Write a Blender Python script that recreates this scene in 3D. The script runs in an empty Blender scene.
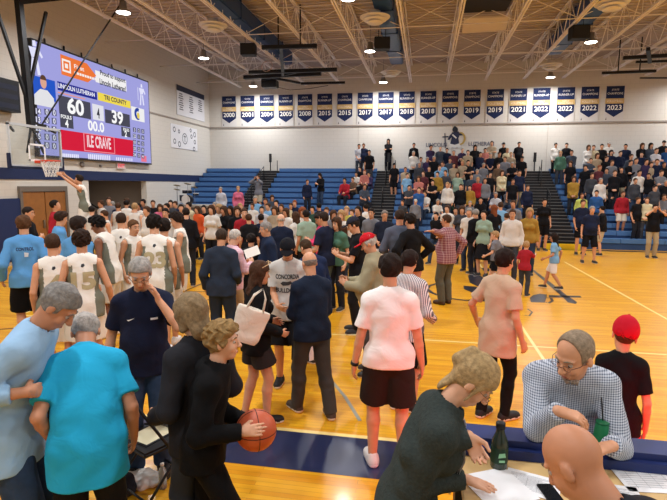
import bpy, math, random
import numpy as np
from math import sin, cos, pi, radians, sqrt, atan2, degrees
from mathutils import Vector, Matrix
from mathutils.bvhtree import BVHTree

random.seed(7)
S = bpy.context.scene
COL = S.collection

# ------------------------------------------------------------------ camera
CAMH = 2.42
YAW, PITCH, ROLL, FPX = radians(10.4), radians(7.5), radians(.37), 500.0
cF = Vector((-sin(YAW)*cos(PITCH), cos(YAW)*cos(PITCH), -sin(PITCH)))
cR0 = Vector((cos(YAW), sin(YAW), 0)); cU0 = cR0.cross(cF)
cR = cR0*cos(ROLL) + cU0*sin(ROLL); cU = cR.cross(cF)
cam = bpy.data.cameras.new('camera'); camo = bpy.data.objects.new('camera', cam); COL.objects.link(camo)
cam.sensor_width = 36; cam.lens = FPX/667*36; cam.clip_end = 200; cam.clip_start = .05
camo.matrix_world = Matrix(((cR.x, cU.x, -cF.x, 0), (cR.y, cU.y, -cF.y, 0), (cR.z, cU.z, -cF.z, CAMH), (0, 0, 0, 1)))
S.camera = camo

# ------------------------------------------------------------------ world, exposure
S.view_settings.view_transform = 'Standard'; S.view_settings.look = 'None'
S.view_settings.exposure = 0.0; S.view_settings.gamma = 1; S.view_settings.use_curve_mapping = False
W = bpy.data.worlds.new('world'); S.world = W; W.use_nodes = True
W.node_tree.nodes['Background'].inputs[0].default_value = (1, .97, .93, 1)
W.node_tree.nodes['Background'].inputs[1].default_value = .4
LAMP_W = 175.0          # power of each high bay lamp
PANEL_E = 8.0          # emission of the red LED table front
SCREEN_E = 0.95

# ------------------------------------------------------------------ pixel helpers (a pixel of the photograph to a place in the room)
def ray(x, y): return cF + cR*((x-333.5)/FPX) + cU*((250-y)/FPX)
CAM = Vector((0, 0, CAMH))
def onZ(x, y, z=0): d = ray(x, y); return CAM + d*((z-CAMH)/d.z)
def onY(x, y, Y): d = ray(x, y); return CAM + d*(Y/d.y)
def onX(x, y, X): d = ray(x, y); return CAM + d*(X/d.x)
def atD(x, y, D): d = ray(x, y); return CAM + d*(D/math.hypot(d.x, d.y))
def project(p):
    d = Vector(p)-CAM; z = d.dot(cF); return 333.5+FPX*d.dot(cR)/z, 250-FPX*d.dot(cU)/z

# ------------------------------------------------------------------ materials
def lin(c):
    if isinstance(c, str): c = tuple(int(c[i:i+2], 16) for i in (0, 2, 4))
    return tuple(((v/255/12.92) if v/255 <= .04045 else ((v/255+.055)/1.055)**2.4) for v in c) + (1,)
MC = {}
def mat(col, rough=.6, spec=.35, metal=0, pat=None, col2=None, scale=1, bump=0, emit=0, coat=0, noise=.0, alpha=None):
    key = (str(col), rough, spec, metal, pat, str(col2), scale, bump, emit, coat, noise, alpha)
    if key in MC: return MC[key]
    m = bpy.data.materials.new('material_%d' % len(MC)); MC[key] = m; m.use_nodes = True
    nt = m.node_tree; N, L = nt.nodes, nt.links; b = N['Principled BSDF']
    c = lin(col); b.inputs['Base Color'].default_value = c
    b.inputs['Roughness'].default_value = rough; b.inputs['Specular IOR Level'].default_value = spec
    b.inputs['Metallic'].default_value = metal; b.inputs['Coat Weight'].default_value = coat
    def n(t, **k):
        o = N.new(t)
        for a, v in k.items(): setattr(o, a, v)
        return o
    tc = n('ShaderNodeTexCoord')
    if emit:
        b.inputs['Specular IOR Level'].default_value = 0
        b.inputs['Emission Color'].default_value = c; b.inputs['Emission Strength'].default_value = emit
        b.inputs['Base Color'].default_value = (.01, .01, .01, 1)
    if alpha is not None:
        b.inputs['Transmission Weight'].default_value = alpha
        b.inputs['IOR'].default_value = 1.05 if alpha > .8 else 1.4
    src = None
    def fl(v, op, w=None, src2=None):
        q = n('ShaderNodeMath', operation=op); L.new(v, q.inputs[0])
        if src2 is not None: L.new(src2, q.inputs[1])
        elif w is not None: q.inputs[1].default_value = w
        return q.outputs[0]
    if pat in ('check', 'plaid', 'stripe', 'hstripe'):
        sp = n('ShaderNodeSeparateXYZ'); L.new(tc.outputs['Object'], sp.inputs[0])
        def band(o, width):
            return fl(fl(fl(o, 'MULTIPLY', scale), 'FRACT'), 'LESS_THAN', width)
        if pat == 'stripe': f = band(sp.outputs[0], .5)
        elif pat == 'hstripe': f = band(sp.outputs[2], .5)
        else:
            w = .42 if pat == 'check' else .3
            a, bb = band(sp.outputs[0], w), band(sp.outputs[2], w)
            f = fl(fl(a, 'ADD', src2=bb), 'MULTIPLY', .5)
        mx = n('ShaderNodeMix', data_type='RGBA'); L.new(f, mx.inputs[0])
        mx.inputs[6].default_value = c; mx.inputs[7].default_value = lin(col2); src = mx.outputs[2]
    if noise or pat == 'noise':
        nz = n('ShaderNodeTexNoise'); nz.inputs['Scale'].default_value = 6*scale; nz.inputs['Detail'].default_value = 4
        L.new(tc.outputs['Object'], nz.inputs['Vector'])
        mx = n('ShaderNodeMix', data_type='RGBA')
        r = n('ShaderNodeMapRange'); r.inputs[1].default_value = .3; r.inputs[2].default_value = .7
        L.new(nz.outputs[0], r.inputs[0]); L.new(r.outputs[0], mx.inputs[0])
        if src: L.new(src, mx.inputs[6])
        else: mx.inputs[6].default_value = c
        d = lin(col2) if col2 and pat == 'noise' else tuple(v*(1-noise) for v in c[:3])+(1,)
        mx.inputs[7].default_value = d; src = mx.outputs[2]
    if src: L.new(src, b.inputs['Base Color'])
    if bump:
        nz = n('ShaderNodeTexNoise'); nz.inputs['Scale'].default_value = 7 if bump < .5 else 60
        nz.inputs['Detail'].default_value = 3; nz.inputs['Distortion'].default_value = .6
        L.new(tc.outputs['Object'], nz.inputs['Vector'])
        bp = n('ShaderNodeBump'); bp.inputs['Strength'].default_value = bump; bp.inputs['Distance'].default_value = .03 if bump < .5 else .006
        L.new(nz.outputs[0], bp.inputs['Height']); L.new(bp.outputs[0], b.inputs['Normal'])
    return m
def cloth(col, pat=None, col2=None, scale=1, rough=.85): return mat(col, rough, .15, pat=pat, col2=col2, scale=scale, bump=.48)
def fleece(col): return mat(col, .95, .1, bump=.9, noise=.25, scale=12)
SKIN = {0: 'd49c79', 1: 'c48a69', 2: 'dfab8b', 3: '8a5a41'}
def skin(i=0): return mat(SKIN[i], .5, .35, noise=.12, scale=2)
def hairm(col): 
    key = ('hair', col)
    if key in MC: return MC[key]
    m = mat(col, .75, .15, noise=.45, scale=9.01, bump=.8); MC[key] = m; return m

# ------------------------------------------------------------------ objects
def tag(o, label=None, cat=None, group=None, kind=None):
    if label: o['label'] = label
    if cat: o['category'] = cat
    if group: o['group'] = group
    if kind: o['kind'] = kind
    return o
def empty(name, loc=(0, 0, 0), rz=0, sc=1, label=None, cat=None, group=None):
    o = bpy.data.objects.new(name, None); COL.objects.link(o); o.location = loc; o.rotation_euler = (0, 0, rz)
    o.scale = (sc, sc, sc); o.empty_display_size = .1
    return tag(o, label, cat, group)
def link(name, me, mats=None, parent=None, label=None):
    o = bpy.data.objects.new(name, me); COL.objects.link(o)
    if mats is not None:
        if not isinstance(mats, (list, tuple)): mats = [mats]
        while len(me.materials) < len(mats): me.materials.append(None)
        for i, m in enumerate(mats): o.material_slots[i].link = 'OBJECT'; o.material_slots[i].material = m
    if parent: o.parent = parent
    if label: o['label'] = label
    return o
class MB:
    """collects boxes, tubes and prisms into one mesh"""
    def __init__(s): s.v = []; s.f = []; s.mi = []; s.m = 0; s.sm = []; s.smooth = False
    def add(s, vs, fs):
        k = len(s.v); s.v += [tuple(v) for v in vs]; s.f += [tuple(i+k for i in f) for f in fs]; s.mi += [s.m]*len(fs); s.sm += [s.smooth]*len(fs)
        return s
    def box(s, lo, hi):
        x0, y0, z0 = lo; x1, y1, z1 = hi
        return s.add([(x0,y0,z0),(x1,y0,z0),(x1,y1,z0),(x0,y1,z0),(x0,y0,z1),(x1,y0,z1),(x1,y1,z1),(x0,y1,z1)],
            [(0,3,2,1),(4,5,6,7),(0,1,5,4),(1,2,6,5),(2,3,7,6),(3,0,4,7)])
    def bar(s, a, b, w, h=None, up=(0, 0, 1)):
        a, b = Vector(a), Vector(b); h = h or w; d = (b-a).normalized(); u = Vector(up)
        if abs(d.dot(u)) > .98: u = Vector((0, 1, 0))
        r = d.cross(u).normalized(); u = r.cross(d); r *= w/2; u *= h/2
        return s.add([a-r-u, a+r-u, a+r+u, a-r+u, b-r-u, b+r-u, b+r+u, b-r+u],
            [(0,1,2,3)[::-1],(4,5,6,7)[::-1][::-1],(0,1,5,4)[::-1][::-1],(1,2,6,5),(2,3,7,6),(3,0,4,7)])
    def tube(s, pts, r, n=10, cap=True):
        pts = [Vector(p) for p in pts]; rr = r if isinstance(r, (list, tuple)) else [r]*len(pts)
        vs, fs = [], []; ref = None
        for i, p in enumerate(pts):
            d = (pts[min(i+1, len(pts)-1)]-pts[max(i-1, 0)]).normalized()
            if ref is None: ref = Vector((0, 0, 1)) if abs(d.z) < .9 else Vector((1, 0, 0))
            a = d.cross(ref).normalized(); b = d.cross(a).normalized(); ref = -b if False else ref
            for k in range(n):
                t = 2*pi*k/n; vs.append(p + a*cos(t)*rr[i] + b*sin(t)*rr[i])
        for i in range(len(pts)-1):
            for k in range(n): fs.append((i*n+k, i*n+(k+1) % n, (i+1)*n+(k+1) % n, (i+1)*n+k))
        if cap: fs.append(tuple(range(n))[::-1]); fs.append(tuple(range((len(pts)-1)*n, len(pts)*n)))
        sm = s.smooth; s.smooth = True; s.add(vs, fs); s.smooth = sm; return s
    def lathe(s, prof, c=(0, 0, 0), n=20, m=None):
        c = Vector(c); M = m or Matrix.Identity(3); vs, fs = [], []
        for r, z in prof:
            for k in range(n): vs.append(c + M @ Vector((r*cos(2*pi*k/n), r*sin(2*pi*k/n), z)))
        for i in range(len(prof)-1):
            for k in range(n): fs.append((i*n+k, i*n+(k+1) % n, (i+1)*n+(k+1) % n, (i+1)*n+k))
        fs.append(tuple(range(n))[::-1]); fs.append(tuple(range((len(prof)-1)*n, len(prof)*n)))
        sm = s.smooth; s.smooth = True; s.add(vs, fs); s.smooth = sm; return s
    def prism(s, poly, off):
        off = Vector(off); n = len(poly); P = [Vector(p) for p in poly]
        return s.add(P + [p+off for p in P], [tuple(range(n))[::-1], tuple(range(n, 2*n))] + [(i, (i+1) % n, n+(i+1) % n, n+i) for i in range(n)])
    def sheet(s, poly): return s.add(poly, [tuple(range(len(poly)))])
    def build(s, name, mats, parent=None, label=None, bevel=0):
        me = bpy.data.meshes.new(name); me.from_pydata(s.v, [], s.f)
        me.polygons.foreach_set('material_index', s.mi); me.polygons.foreach_set('use_smooth', s.sm); me.update()
        import bmesh
        bm = bmesh.new(); bm.from_mesh(me); bmesh.ops.recalc_face_normals(bm, faces=bm.faces)
        if bevel: bmesh.ops.bevel(bm, geom=[e for e in bm.edges if len(e.link_faces) == 2 and e.calc_face_angle(0) > .6], offset=bevel, segments=2, affect='EDGES')
        bm.to_mesh(me); bm.free()
        return link(name, me, mats, parent, label)
TXT = {}
def text_mesh(t, bold=0.0, spacing=1.0):
    """flat text mesh 1 unit high, centred, in the xy plane"""
    key = (t, bold, spacing)
    if key in TXT: return TXT[key]
    cu = bpy.data.curves.new('text', 'FONT'); cu.body = t; cu.size = 1; cu.align_x = 'CENTER'; cu.align_y = 'CENTER'; cu.offset = bold
    cu.space_character = spacing; cu.resolution_u = 3
    o = bpy.data.objects.new('text', cu); COL.objects.link(o)
    bpy.context.view_layer.update()
    me = bpy.data.meshes.new_from_object(o.evaluated_get(bpy.context.evaluated_depsgraph_get()))
    vs = [v.co.copy() for v in me.vertices]; fs = [tuple(p.vertices) for p in me.polygons]
    bpy.data.objects.remove(o); bpy.data.curves.remove(cu); bpy.data.meshes.remove(me)
    xs = [v.x for v in vs]; ys = [v.y for v in vs]; cx, cy = (min(xs)+max(xs))/2, (min(ys)+max(ys))/2
    vs = [(v.x-cx, v.y-cy) for v in vs]; TXT[key] = (vs, fs, max(xs)-min(xs), max(ys)-min(ys)); return TXT[key]
def text_on(mb, t, c, ux, uy, w=None, h=None, bold=.02):
    """adds text to mesh builder mb, centred at c, spanning width w and / or height h along unit vectors ux, uy"""
    vs, fs, tw, th = text_mesh(t, bold); c, ux, uy = Vector(c), Vector(ux), Vector(uy)
    sx = w/tw if w else h/th; sy = h/th if h else sx
    mb.add([c+ux*(x*sx)+uy*(y*sy) for x, y in vs], fs)

# ------------------------------------------------------------------ bodies: a distance field meshed with surface nets
f32 = np.float32
def V3(*a): return np.array(a, dtype=float)
def nrm(v): return v/(np.linalg.norm(v)+1e-9)
class Field:
    def __init__(s, lo, hi, h):
        s.lo = np.array(lo, float); s.h = h; s.n = np.ceil((np.array(hi)-s.lo)/h).astype(int)+2
        s.d = np.full(s.n, .2, f32)
        s.ax = [(s.lo[i]+np.arange(s.n[i])*h).astype(f32) for i in range(3)]
    def add(s, fn, c, r, k=.01, sub=False):
        c = np.array(c, float); m = r+k+2*s.h
        a = np.clip(((c-m-s.lo)/s.h).astype(int), 0, s.n-1); b = np.clip(((c+m-s.lo)/s.h).astype(int)+2, 1, s.n)
        if (b-a).min() <= 0: return
        X, Y, Z = (s.ax[i][a[i]:b[i]] for i in range(3))
        v = fn(X[:, None, None], Y[None, :, None], Z[None, None, :]).astype(f32)
        sl = tuple(slice(a[i], b[i]) for i in range(3)); o = s.d[sl]
        if sub: s.d[sl] = np.maximum(o, -v); return
        if k <= 0: s.d[sl] = np.minimum(o, v); return
        hh = np.clip(.5+.5*(o-v)/k, 0, 1); s.d[sl] = o*(1-hh)+v*hh-k*hh*(1-hh)
    def cap(s, a, b, ra, rb=None, k=.01, fl=None, cutb=None, cuta=None, off=0):
        a, b = np.array(a, float), np.array(b, float); rb = ra if rb is None else rb; ra, rb = ra+off, rb+off
        ab = b-a; L2 = ab@ab+1e-12; L = sqrt(L2); u = ab/L
        def fn(X, Y, Z):
            x, y, z = X-a[0], Y-a[1], Z-a[2]; t = np.clip((x*ab[0]+y*ab[1]+z*ab[2])/L2, 0, 1)
            x, y, z = x-t*ab[0], y-t*ab[1], z-t*ab[2]; q = x*x+y*y+z*z
            if fl is not None:
                n, fz = fl; c = x*n[0]+y*n[1]+z*n[2]; q = q+c*c*(1/fz**2-1)
            d = np.sqrt(q)-(ra+(rb-ra)*t)
            if fl is not None: d = d*sqrt(fl[1])
            if cutb is not None: d = np.maximum(d, (X-b[0])*u[0]+(Y-b[1])*u[1]+(Z-b[2])*u[2]-cutb)
            if cuta is not None: d = np.maximum(d, -((X-a[0])*u[0]+(Y-a[1])*u[1]+(Z-a[2])*u[2])-cuta)
            return d
        s.add(fn, (a+b)/2, L/2+max(ra, rb), k)
    def ell(s, c, r, fr=None, k=.01, sub=False, off=0):
        c = np.array(c, float); r = np.array(r, float)+off
        def fn(X, Y, Z):
            x, y, z = X-c[0], Y-c[1], Z-c[2]
            if fr is not None: x, y, z = (x*fr[i][0]+y*fr[i][1]+z*fr[i][2] for i in range(3))
            x, y, z = x/r[0], y/r[1], z/r[2]; k0 = np.sqrt(x*x+y*y+z*z)+1e-6
            k1 = np.sqrt((x/r[0])**2+(y/r[1])**2+(z/r[2])**2)+1e-6
            return k0*(k0-1)/k1
        s.add(fn, c, r.max(), k, sub)
    def plane(s, c, n):   # removes the side n points to
        n = nrm(np.array(n, float)); X, Y, Z = s.ax
        v = (X[:, None, None]-c[0])*n[0]+(Y[None, :, None]-c[1])*n[1]+(Z[None, None, :]-c[2])*n[2]
        s.d = np.maximum(s.d, v.astype(f32))
    def mesh(s, name, noise=0, nf=20.0):
        d = s.d; d[0], d[-1], d[:, 0], d[:, -1], d[:, :, 0], d[:, :, -1] = (.1,)*6
        sg = d < 0
        c = np.zeros(np.array(d.shape)-1, np.int8)
        for i in (0, 1):
            for j in (0, 1):
                for k in (0, 1): c += sg[i:d.shape[0]-1+i, j:d.shape[1]-1+j, k:d.shape[2]-1+k]
        act = (c > 0) & (c < 8); ii = np.argwhere(act)
        if not len(ii): ii = np.zeros((0, 3), int)
        idx = np.full(act.shape, -1, np.int32); idx[act] = np.arange(len(ii))
        acc = np.zeros((len(ii), 3)); cnt = np.zeros(len(ii))
        C = [np.array(p) for p in ((0,0,0),(1,0,0),(0,1,0),(1,1,0),(0,0,1),(1,0,1),(0,1,1),(1,1,1))]
        for p in range(8):
            for ax in range(3):
                if C[p][ax]: continue
                q = C[p].copy(); q[ax] = 1
                A = d[tuple((ii+C[p]).T)]; B = d[tuple((ii+q).T)]; m = (A < 0) != (B < 0)
                t = A[m]/(A[m]-B[m]); acc[m] += C[p]; acc[m, ax] += t; cnt[m] += 1
        v = s.lo+(ii+acc/np.maximum(cnt, 1)[:, None])*s.h
        F = []
        for ax in range(3):
            o = [i for i in range(3) if i != ax]; lo = [slice(None)]*3; hi = [slice(None)]*3
            lo[ax] = slice(0, -1); hi[ax] = slice(1, None)
            e = np.argwhere(sg[tuple(lo)] != sg[tuple(hi)])
            if not len(e): continue
            pos = sg[tuple(lo)][tuple(e.T)]
            def at(da, db):
                q = e.copy(); q[:, o[0]] -= da; q[:, o[1]] -= db; return idx[tuple(q.T)]
            Q = np.stack([at(1, 1), at(0, 1), at(0, 0), at(1, 0)], 1)
            fl = pos if ax != 1 else ~pos
            Q[~fl] = Q[~fl][:, ::-1]; F.append(Q)
        F = np.concatenate(F) if F else np.zeros((0, 4), int)
        if noise:
            v = v + noise*np.stack([np.sin(nf*v[:, 1]+1.7*np.sin(nf*.7*v[:, 2])), np.sin(nf*1.1*v[:, 0]+2*np.sin(nf*.6*v[:, 2]+1)), np.sin(nf*v[:, 0]+2)*np.sin(nf*v[:, 1])*.6], 1)
        me = bpy.data.meshes.new(name); me.vertices.add(len(v)); me.vertices.foreach_set('co', v.ravel())
        me.loops.add(F.size); me.loops.foreach_set('vertex_index', F.ravel().astype(np.int32))
        me.polygons.add(len(F)); me.polygons.foreach_set('loop_start', np.arange(0, F.size, 4, dtype=np.int32))
        me.polygons.foreach_set('loop_total', np.full(len(F), 4, np.int32))
        me.polygons.foreach_set('use_smooth', np.ones(len(F), bool)); me.update(calc_edges=True); me.validate()
        return me

def ik(a, t, l1, l2, hint):
    v = t-a; d = np.linalg.norm(v); u = v/(d+1e-9); d = min(d, (l1+l2)*.995); d = max(d, .12)
    x = (l1*l1-l2*l2+d*d)/(2*d); h = sqrt(max(l1*l1-x*x, 1e-6)); p = hint-(hint@u)*u; p = nrm(p)
    return a+u*x+p*h, a+u*d
def dirv(L, Sd=0):
    L, Sd = radians(L), radians(Sd); return nrm(V3(sin(Sd), sin(L)*cos(Sd), cos(L)*cos(Sd)))

POSES = {
 'stand': {}, 
 'relax': dict(hr=(.24,.06,.88), hl=(-.24,.02,.88), fr=(.11,.05), fl=(-.1,-.03)),
 'wide': dict(fr=(.17,0), fl=(-.16,.03), hr=(.26,.05,.88), hl=(-.26,.05,.88)),
 'cross': dict(hr=(-.1,.22,1.2), hl=(.1,.23,1.17), dr=(-1,.1,.1), dl=(1,.1,.0), er=(.7,-.1,-1), el=(-.7,-.1,-1)),
 'phone': dict(hr=(.08,.3,1.2), hl=(-.08,.3,1.18), dr=(-.3,.6,.5), dl=(.3,.6,.5), er=(.6,-.2,-1), el=(-.6,-.2,-1), hp=28),
 'clasp': dict(hr=(.07,.2,.95), hl=(-.07,.2,.95), dr=(-1,.2,-.3), dl=(1,.2,-.3)),
 'hips': dict(hr=(.2,.06,1.02), hl=(-.2,.06,1.02), er=(1,-.5,0), el=(-1,-.5,0), dr=(-.5,.4,-.6), dl=(.5,.4,-.6)),
 'pocket': dict(hr=(.19,.09,.88), hl=(-.19,.09,.88), er=(.6,-1,0), el=(-.6,-1,0)),
 'clap': dict(hr=(.05,.33,1.28), hl=(-.05,.33,1.26), dr=(-.1,.3,1), dl=(.1,.3,1), er=(.8,-.2,-1), el=(-.8,-.2,-1)),
 'camera': dict(hr=(.09,.22,1.56), hl=(-.09,.22,1.56), dr=(-.3,.2,1), dl=(.3,.2,1), er=(1,.1,-.8), el=(-1,.1,-.8)),
 'chin': dict(hr=(.05,.17,1.42), dr=(-.2,.1,1), hl=(-.02,.22,1.12), dl=(1,.1,.1), er=(.5,0,-1), el=(-.6,-.1,-1)),
 'reach': dict(hr=(.15,.5,1.3), dr=(0,1,.1), hl=(-.22,.1,.9), er=(.5,0,-1)),
 'walk': dict(fr=(.09,.26), fl=(-.09,-.24,.14), hr=(.24,-.12,.93), hl=(-.24,.24,1.0)),
 'sit': dict(sit=.5, hr=(.12,.42,.68), hl=(-.12,.42,.68), dr=(-.2,1,-.2), dl=(.2,1,-.2), fr=(.12,.42), fl=(-.12,.42), lean=8),
 'sitclasp': dict(sit=.5, hr=(.05,.4,.78), hl=(-.05,.4,.78), dr=(-.9,.5,.1), dl=(.9,.5,.1), fr=(.13,.40), fl=(-.13,.44), lean=18),
}
class Sk: pass
def skeleton(q):
    s = Sk(); g = q.get; fem = g('fem', 0); fat = g('fat', 0)
    hz = g('sit') or (.92-g('crouch', 0)); L = g('lean', 3); Sd = g('side', 0); tw = radians(g('twist', 0))
    s.fat, s.fem = fat, fem
    s.P = V3(0, 0, hz+.03); s.L = L; s.capz = g('capz', .05)
    d1, d2, d3 = dirv(L*.4, Sd*.4), dirv(L*.95, Sd), dirv(L*1.1, Sd)
    s.Wst = s.P+.16*d1; s.Ch = s.Wst+.17*d2; s.N = s.Ch+.185*d3
    lat = nrm(V3(cos(tw), sin(tw), -sin(radians(Sd)))); s.lat = lat; s.d2 = d2; s.d1 = d1; s.fr = nrm(np.cross(d2, lat)); s.plat = nrm(V3(cos(tw*.3), sin(tw*.3), 0)); s.pfr = nrm(np.cross(d1, s.plat))
    sw = .157-.014*fem; up = g('shrug', 0)
    s.SR = s.Ch+.108*d2+sw*lat+V3(0, 0, up); s.SL = s.Ch+.108*d2-sw*lat+V3(0, 0, up)
    hp = g('hp', 5); nd = dirv(L*.9+hp*.45+6, Sd*.8+g('ht', 0)*.4)
    s.HC = s.N+.165*nd
    a = L*.35+hp; U = dirv(a, g('ht', 0)+Sd*.3); yw = radians(g('hy', 0))+tw
    Fd = nrm(V3(-sin(yw), cos(yw), 0)); U = nrm(V3(0, 0, 1)*cos(radians(a))+Fd*sin(radians(a))+nrm(np.cross(Fd, V3(0, 0, 1)))*sin(radians(g('ht', 0)+Sd*.3)))
    Rt = nrm(np.cross(Fd, U)); Fd = nrm(np.cross(U, Rt)); s.hfr = (Rt, Fd, U); s.nd = nd; s.hs = g('hs', 1.0)*.965
    def A(v, d): return np.array(v if v is not None else d, float)
    sh = L
    s.ER, s.WR = ik(s.SR, A(g('hr'), (.218, .05+.008*L, .885)), .285, .25, A(g('er'), (.35, -1, -.2)))
    s.EL, s.WL = ik(s.SL, A(g('hl'), (-.218, .05+.008*L, .885)), .285, .25, A(g('el'), (-.35, -1, -.2)))
    s.DR = nrm(A(g('dr'), s.WR-s.ER+V3(0, .03, -.02))); s.DL = nrm(A(g('dl'), s.WL-s.EL+V3(0, .03, -.02)))
    def pn(d, v, sgn):
        n = A(v, s.Ch-(s.WR if sgn > 0 else s.WL)) if v is not None else A(None, (-sgn, .15, 0) if abs(d[0]) < .7 else (0, -1, -.2))
        n = n-(n@d)*d; return nrm(n)
    s.NR, s.NL = pn(s.DR, g('nr'), 1), pn(s.DL, g('nl'), -1)
    s.HR, s.HL = s.P+s.plat*.088-V3(0, 0, .03), s.P-s.plat*.088-V3(0, 0, .03)
    fr, fl = g('fr', (.1, .02)), g('fl', (-.1, 0))
    s.AR = V3(fr[0], fr[1], fr[2] if len(fr) > 2 else .085); s.AL = V3(fl[0], fl[1], fl[2] if len(fl) > 2 else .085)
    kr = A(g('kr'), (.15, 1, 0)); kl = A(g('kl'), (-.15, 1, 0))
    s.KR, s.AR = ik(s.HR, s.AR, .43, .42, kr); s.KL, s.AL = ik(s.HL, s.AL, .43, .42, kl)
    s.TR = nrm(A(g('tr'), (.18, 1, 0))); s.TL = nrm(A(g('tl'), (-.18, 1, 0)))
    return s
def torso(F, s, o=0, hem=None, k=.035, flare=0):
    w = 1+.10*s.fat; fe = s.fem; bw = .002
    F.cap(s.P-s.plat*.035, s.P+s.plat*.035, .106*w+.006*fe, k=k, fl=(s.pfr, .92), off=o)
    F.cap(s.P, s.Wst, .127*w, .114*w-.012*fe+.02*s.fat, k=k, fl=(s.pfr, .74+.14*s.fat), off=o)
    F.cap(s.Wst, s.Ch, .115*w-.012*fe+.02*s.fat, .136*w-.012*fe, k=k, fl=(s.fr, .74+.10*s.fat), off=o)
    F.cap(s.Ch, s.Ch+.07*s.d2, .136*w-.012*fe, .126-.012*fe, k=k, fl=(s.fr, .66), off=o)
    if s.fat > .3: F.ell(s.Wst+s.fr*(.03+.05*s.fat)-s.d1*.02, (.13+.03*s.fat, .10+.04*s.fat, .15), k=.06, off=o)
    if fe: 
        for sg in (-1, 1): F.ell(s.Ch+s.fr*.085+s.lat*.065*sg-s.d2*.01, (.055, .05, .055), k=.03, off=o)
    F.cap(s.SL+s.lat*.02, s.SR-s.lat*.02, .05, k=k, off=o)
    for q in (s.SL, s.SR): F.cap(s.N-.012*s.d2, q, .045, .040, k=k, off=o)
    if hem:
        for q in (s.HR, s.HL): F.cap(q+V3(0, 0, .04), q-V3(0, 0, max(hem-.03, .01)), .1+flare*.5, k=.03, off=max(o-.006, 0))
        F.cap(s.P, s.P-s.plat*0-V3(0, 0, hem), .136*w+.006, .143*w+flare+.006, k=k, fl=(s.pfr, .8+.1*s.fat), off=o)
def hand(F, W, d, n, right, curl, sc=1.0, fat=0):
    sd = nrm(np.cross(d, n) if right else np.cross(n, d))
    P = lambda a, b, c: W+(d*a+sd*b+n*c)*sc
    F.cap(P(.0, 0, 0), P(.03, 0, 0), .025*sc, .03*sc, k=.012, fl=(n, .7))
    for b, l in ((-.024, .075), (-.008, .082), (.009, .086), (.026, .078)): F.cap(P(.02, b*.7, 0), P(l, b, .004), .0125*sc+fat, k=.008)
    for b, l, a0 in ((-.028, .058, .078), (-.0095, .074, .084), (.0095, .08, .087), (.029, .072, .08)):
        c1 = curl; p = P(a0, b, .003); dd = d*cos(c1)+n*sin(c1); e = p+(dd+sd*b*2.4)*(l*.42*sc); F.cap(p, e, .0092*sc+fat, .0085*sc+fat, k=.004)
        c2 = curl*2.1; dd = d*cos(c2)+n*sin(c2); e2 = e+(dd+sd*b*1.6)*(l*.32*sc); F.cap(e, e2, .0085*sc+fat, .0078*sc+fat, k=.003)
        c2 = curl*2.9; dd = d*cos(c2)+n*sin(c2); F.cap(e2, e2+dd*(l*.24*sc), .0078*sc+fat, .0068*sc+fat, k=.003)
    b0 = P(.022, .026, .006); b1 = P(.055, .052, .018+.02*curl); b2 = P(.085, .058-.012*curl, .024+.045*curl)
    F.cap(b0, b1, .0155*sc+fat, .0115*sc+fat, k=.01); F.cap(b1, b2, .011*sc+fat, .0085*sc+fat, k=.004)
def head_pt(s, x, y, z): return s.HC+(s.hfr[0]*x+s.hfr[1]*y+s.hfr[2]*z)*s.hs
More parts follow.
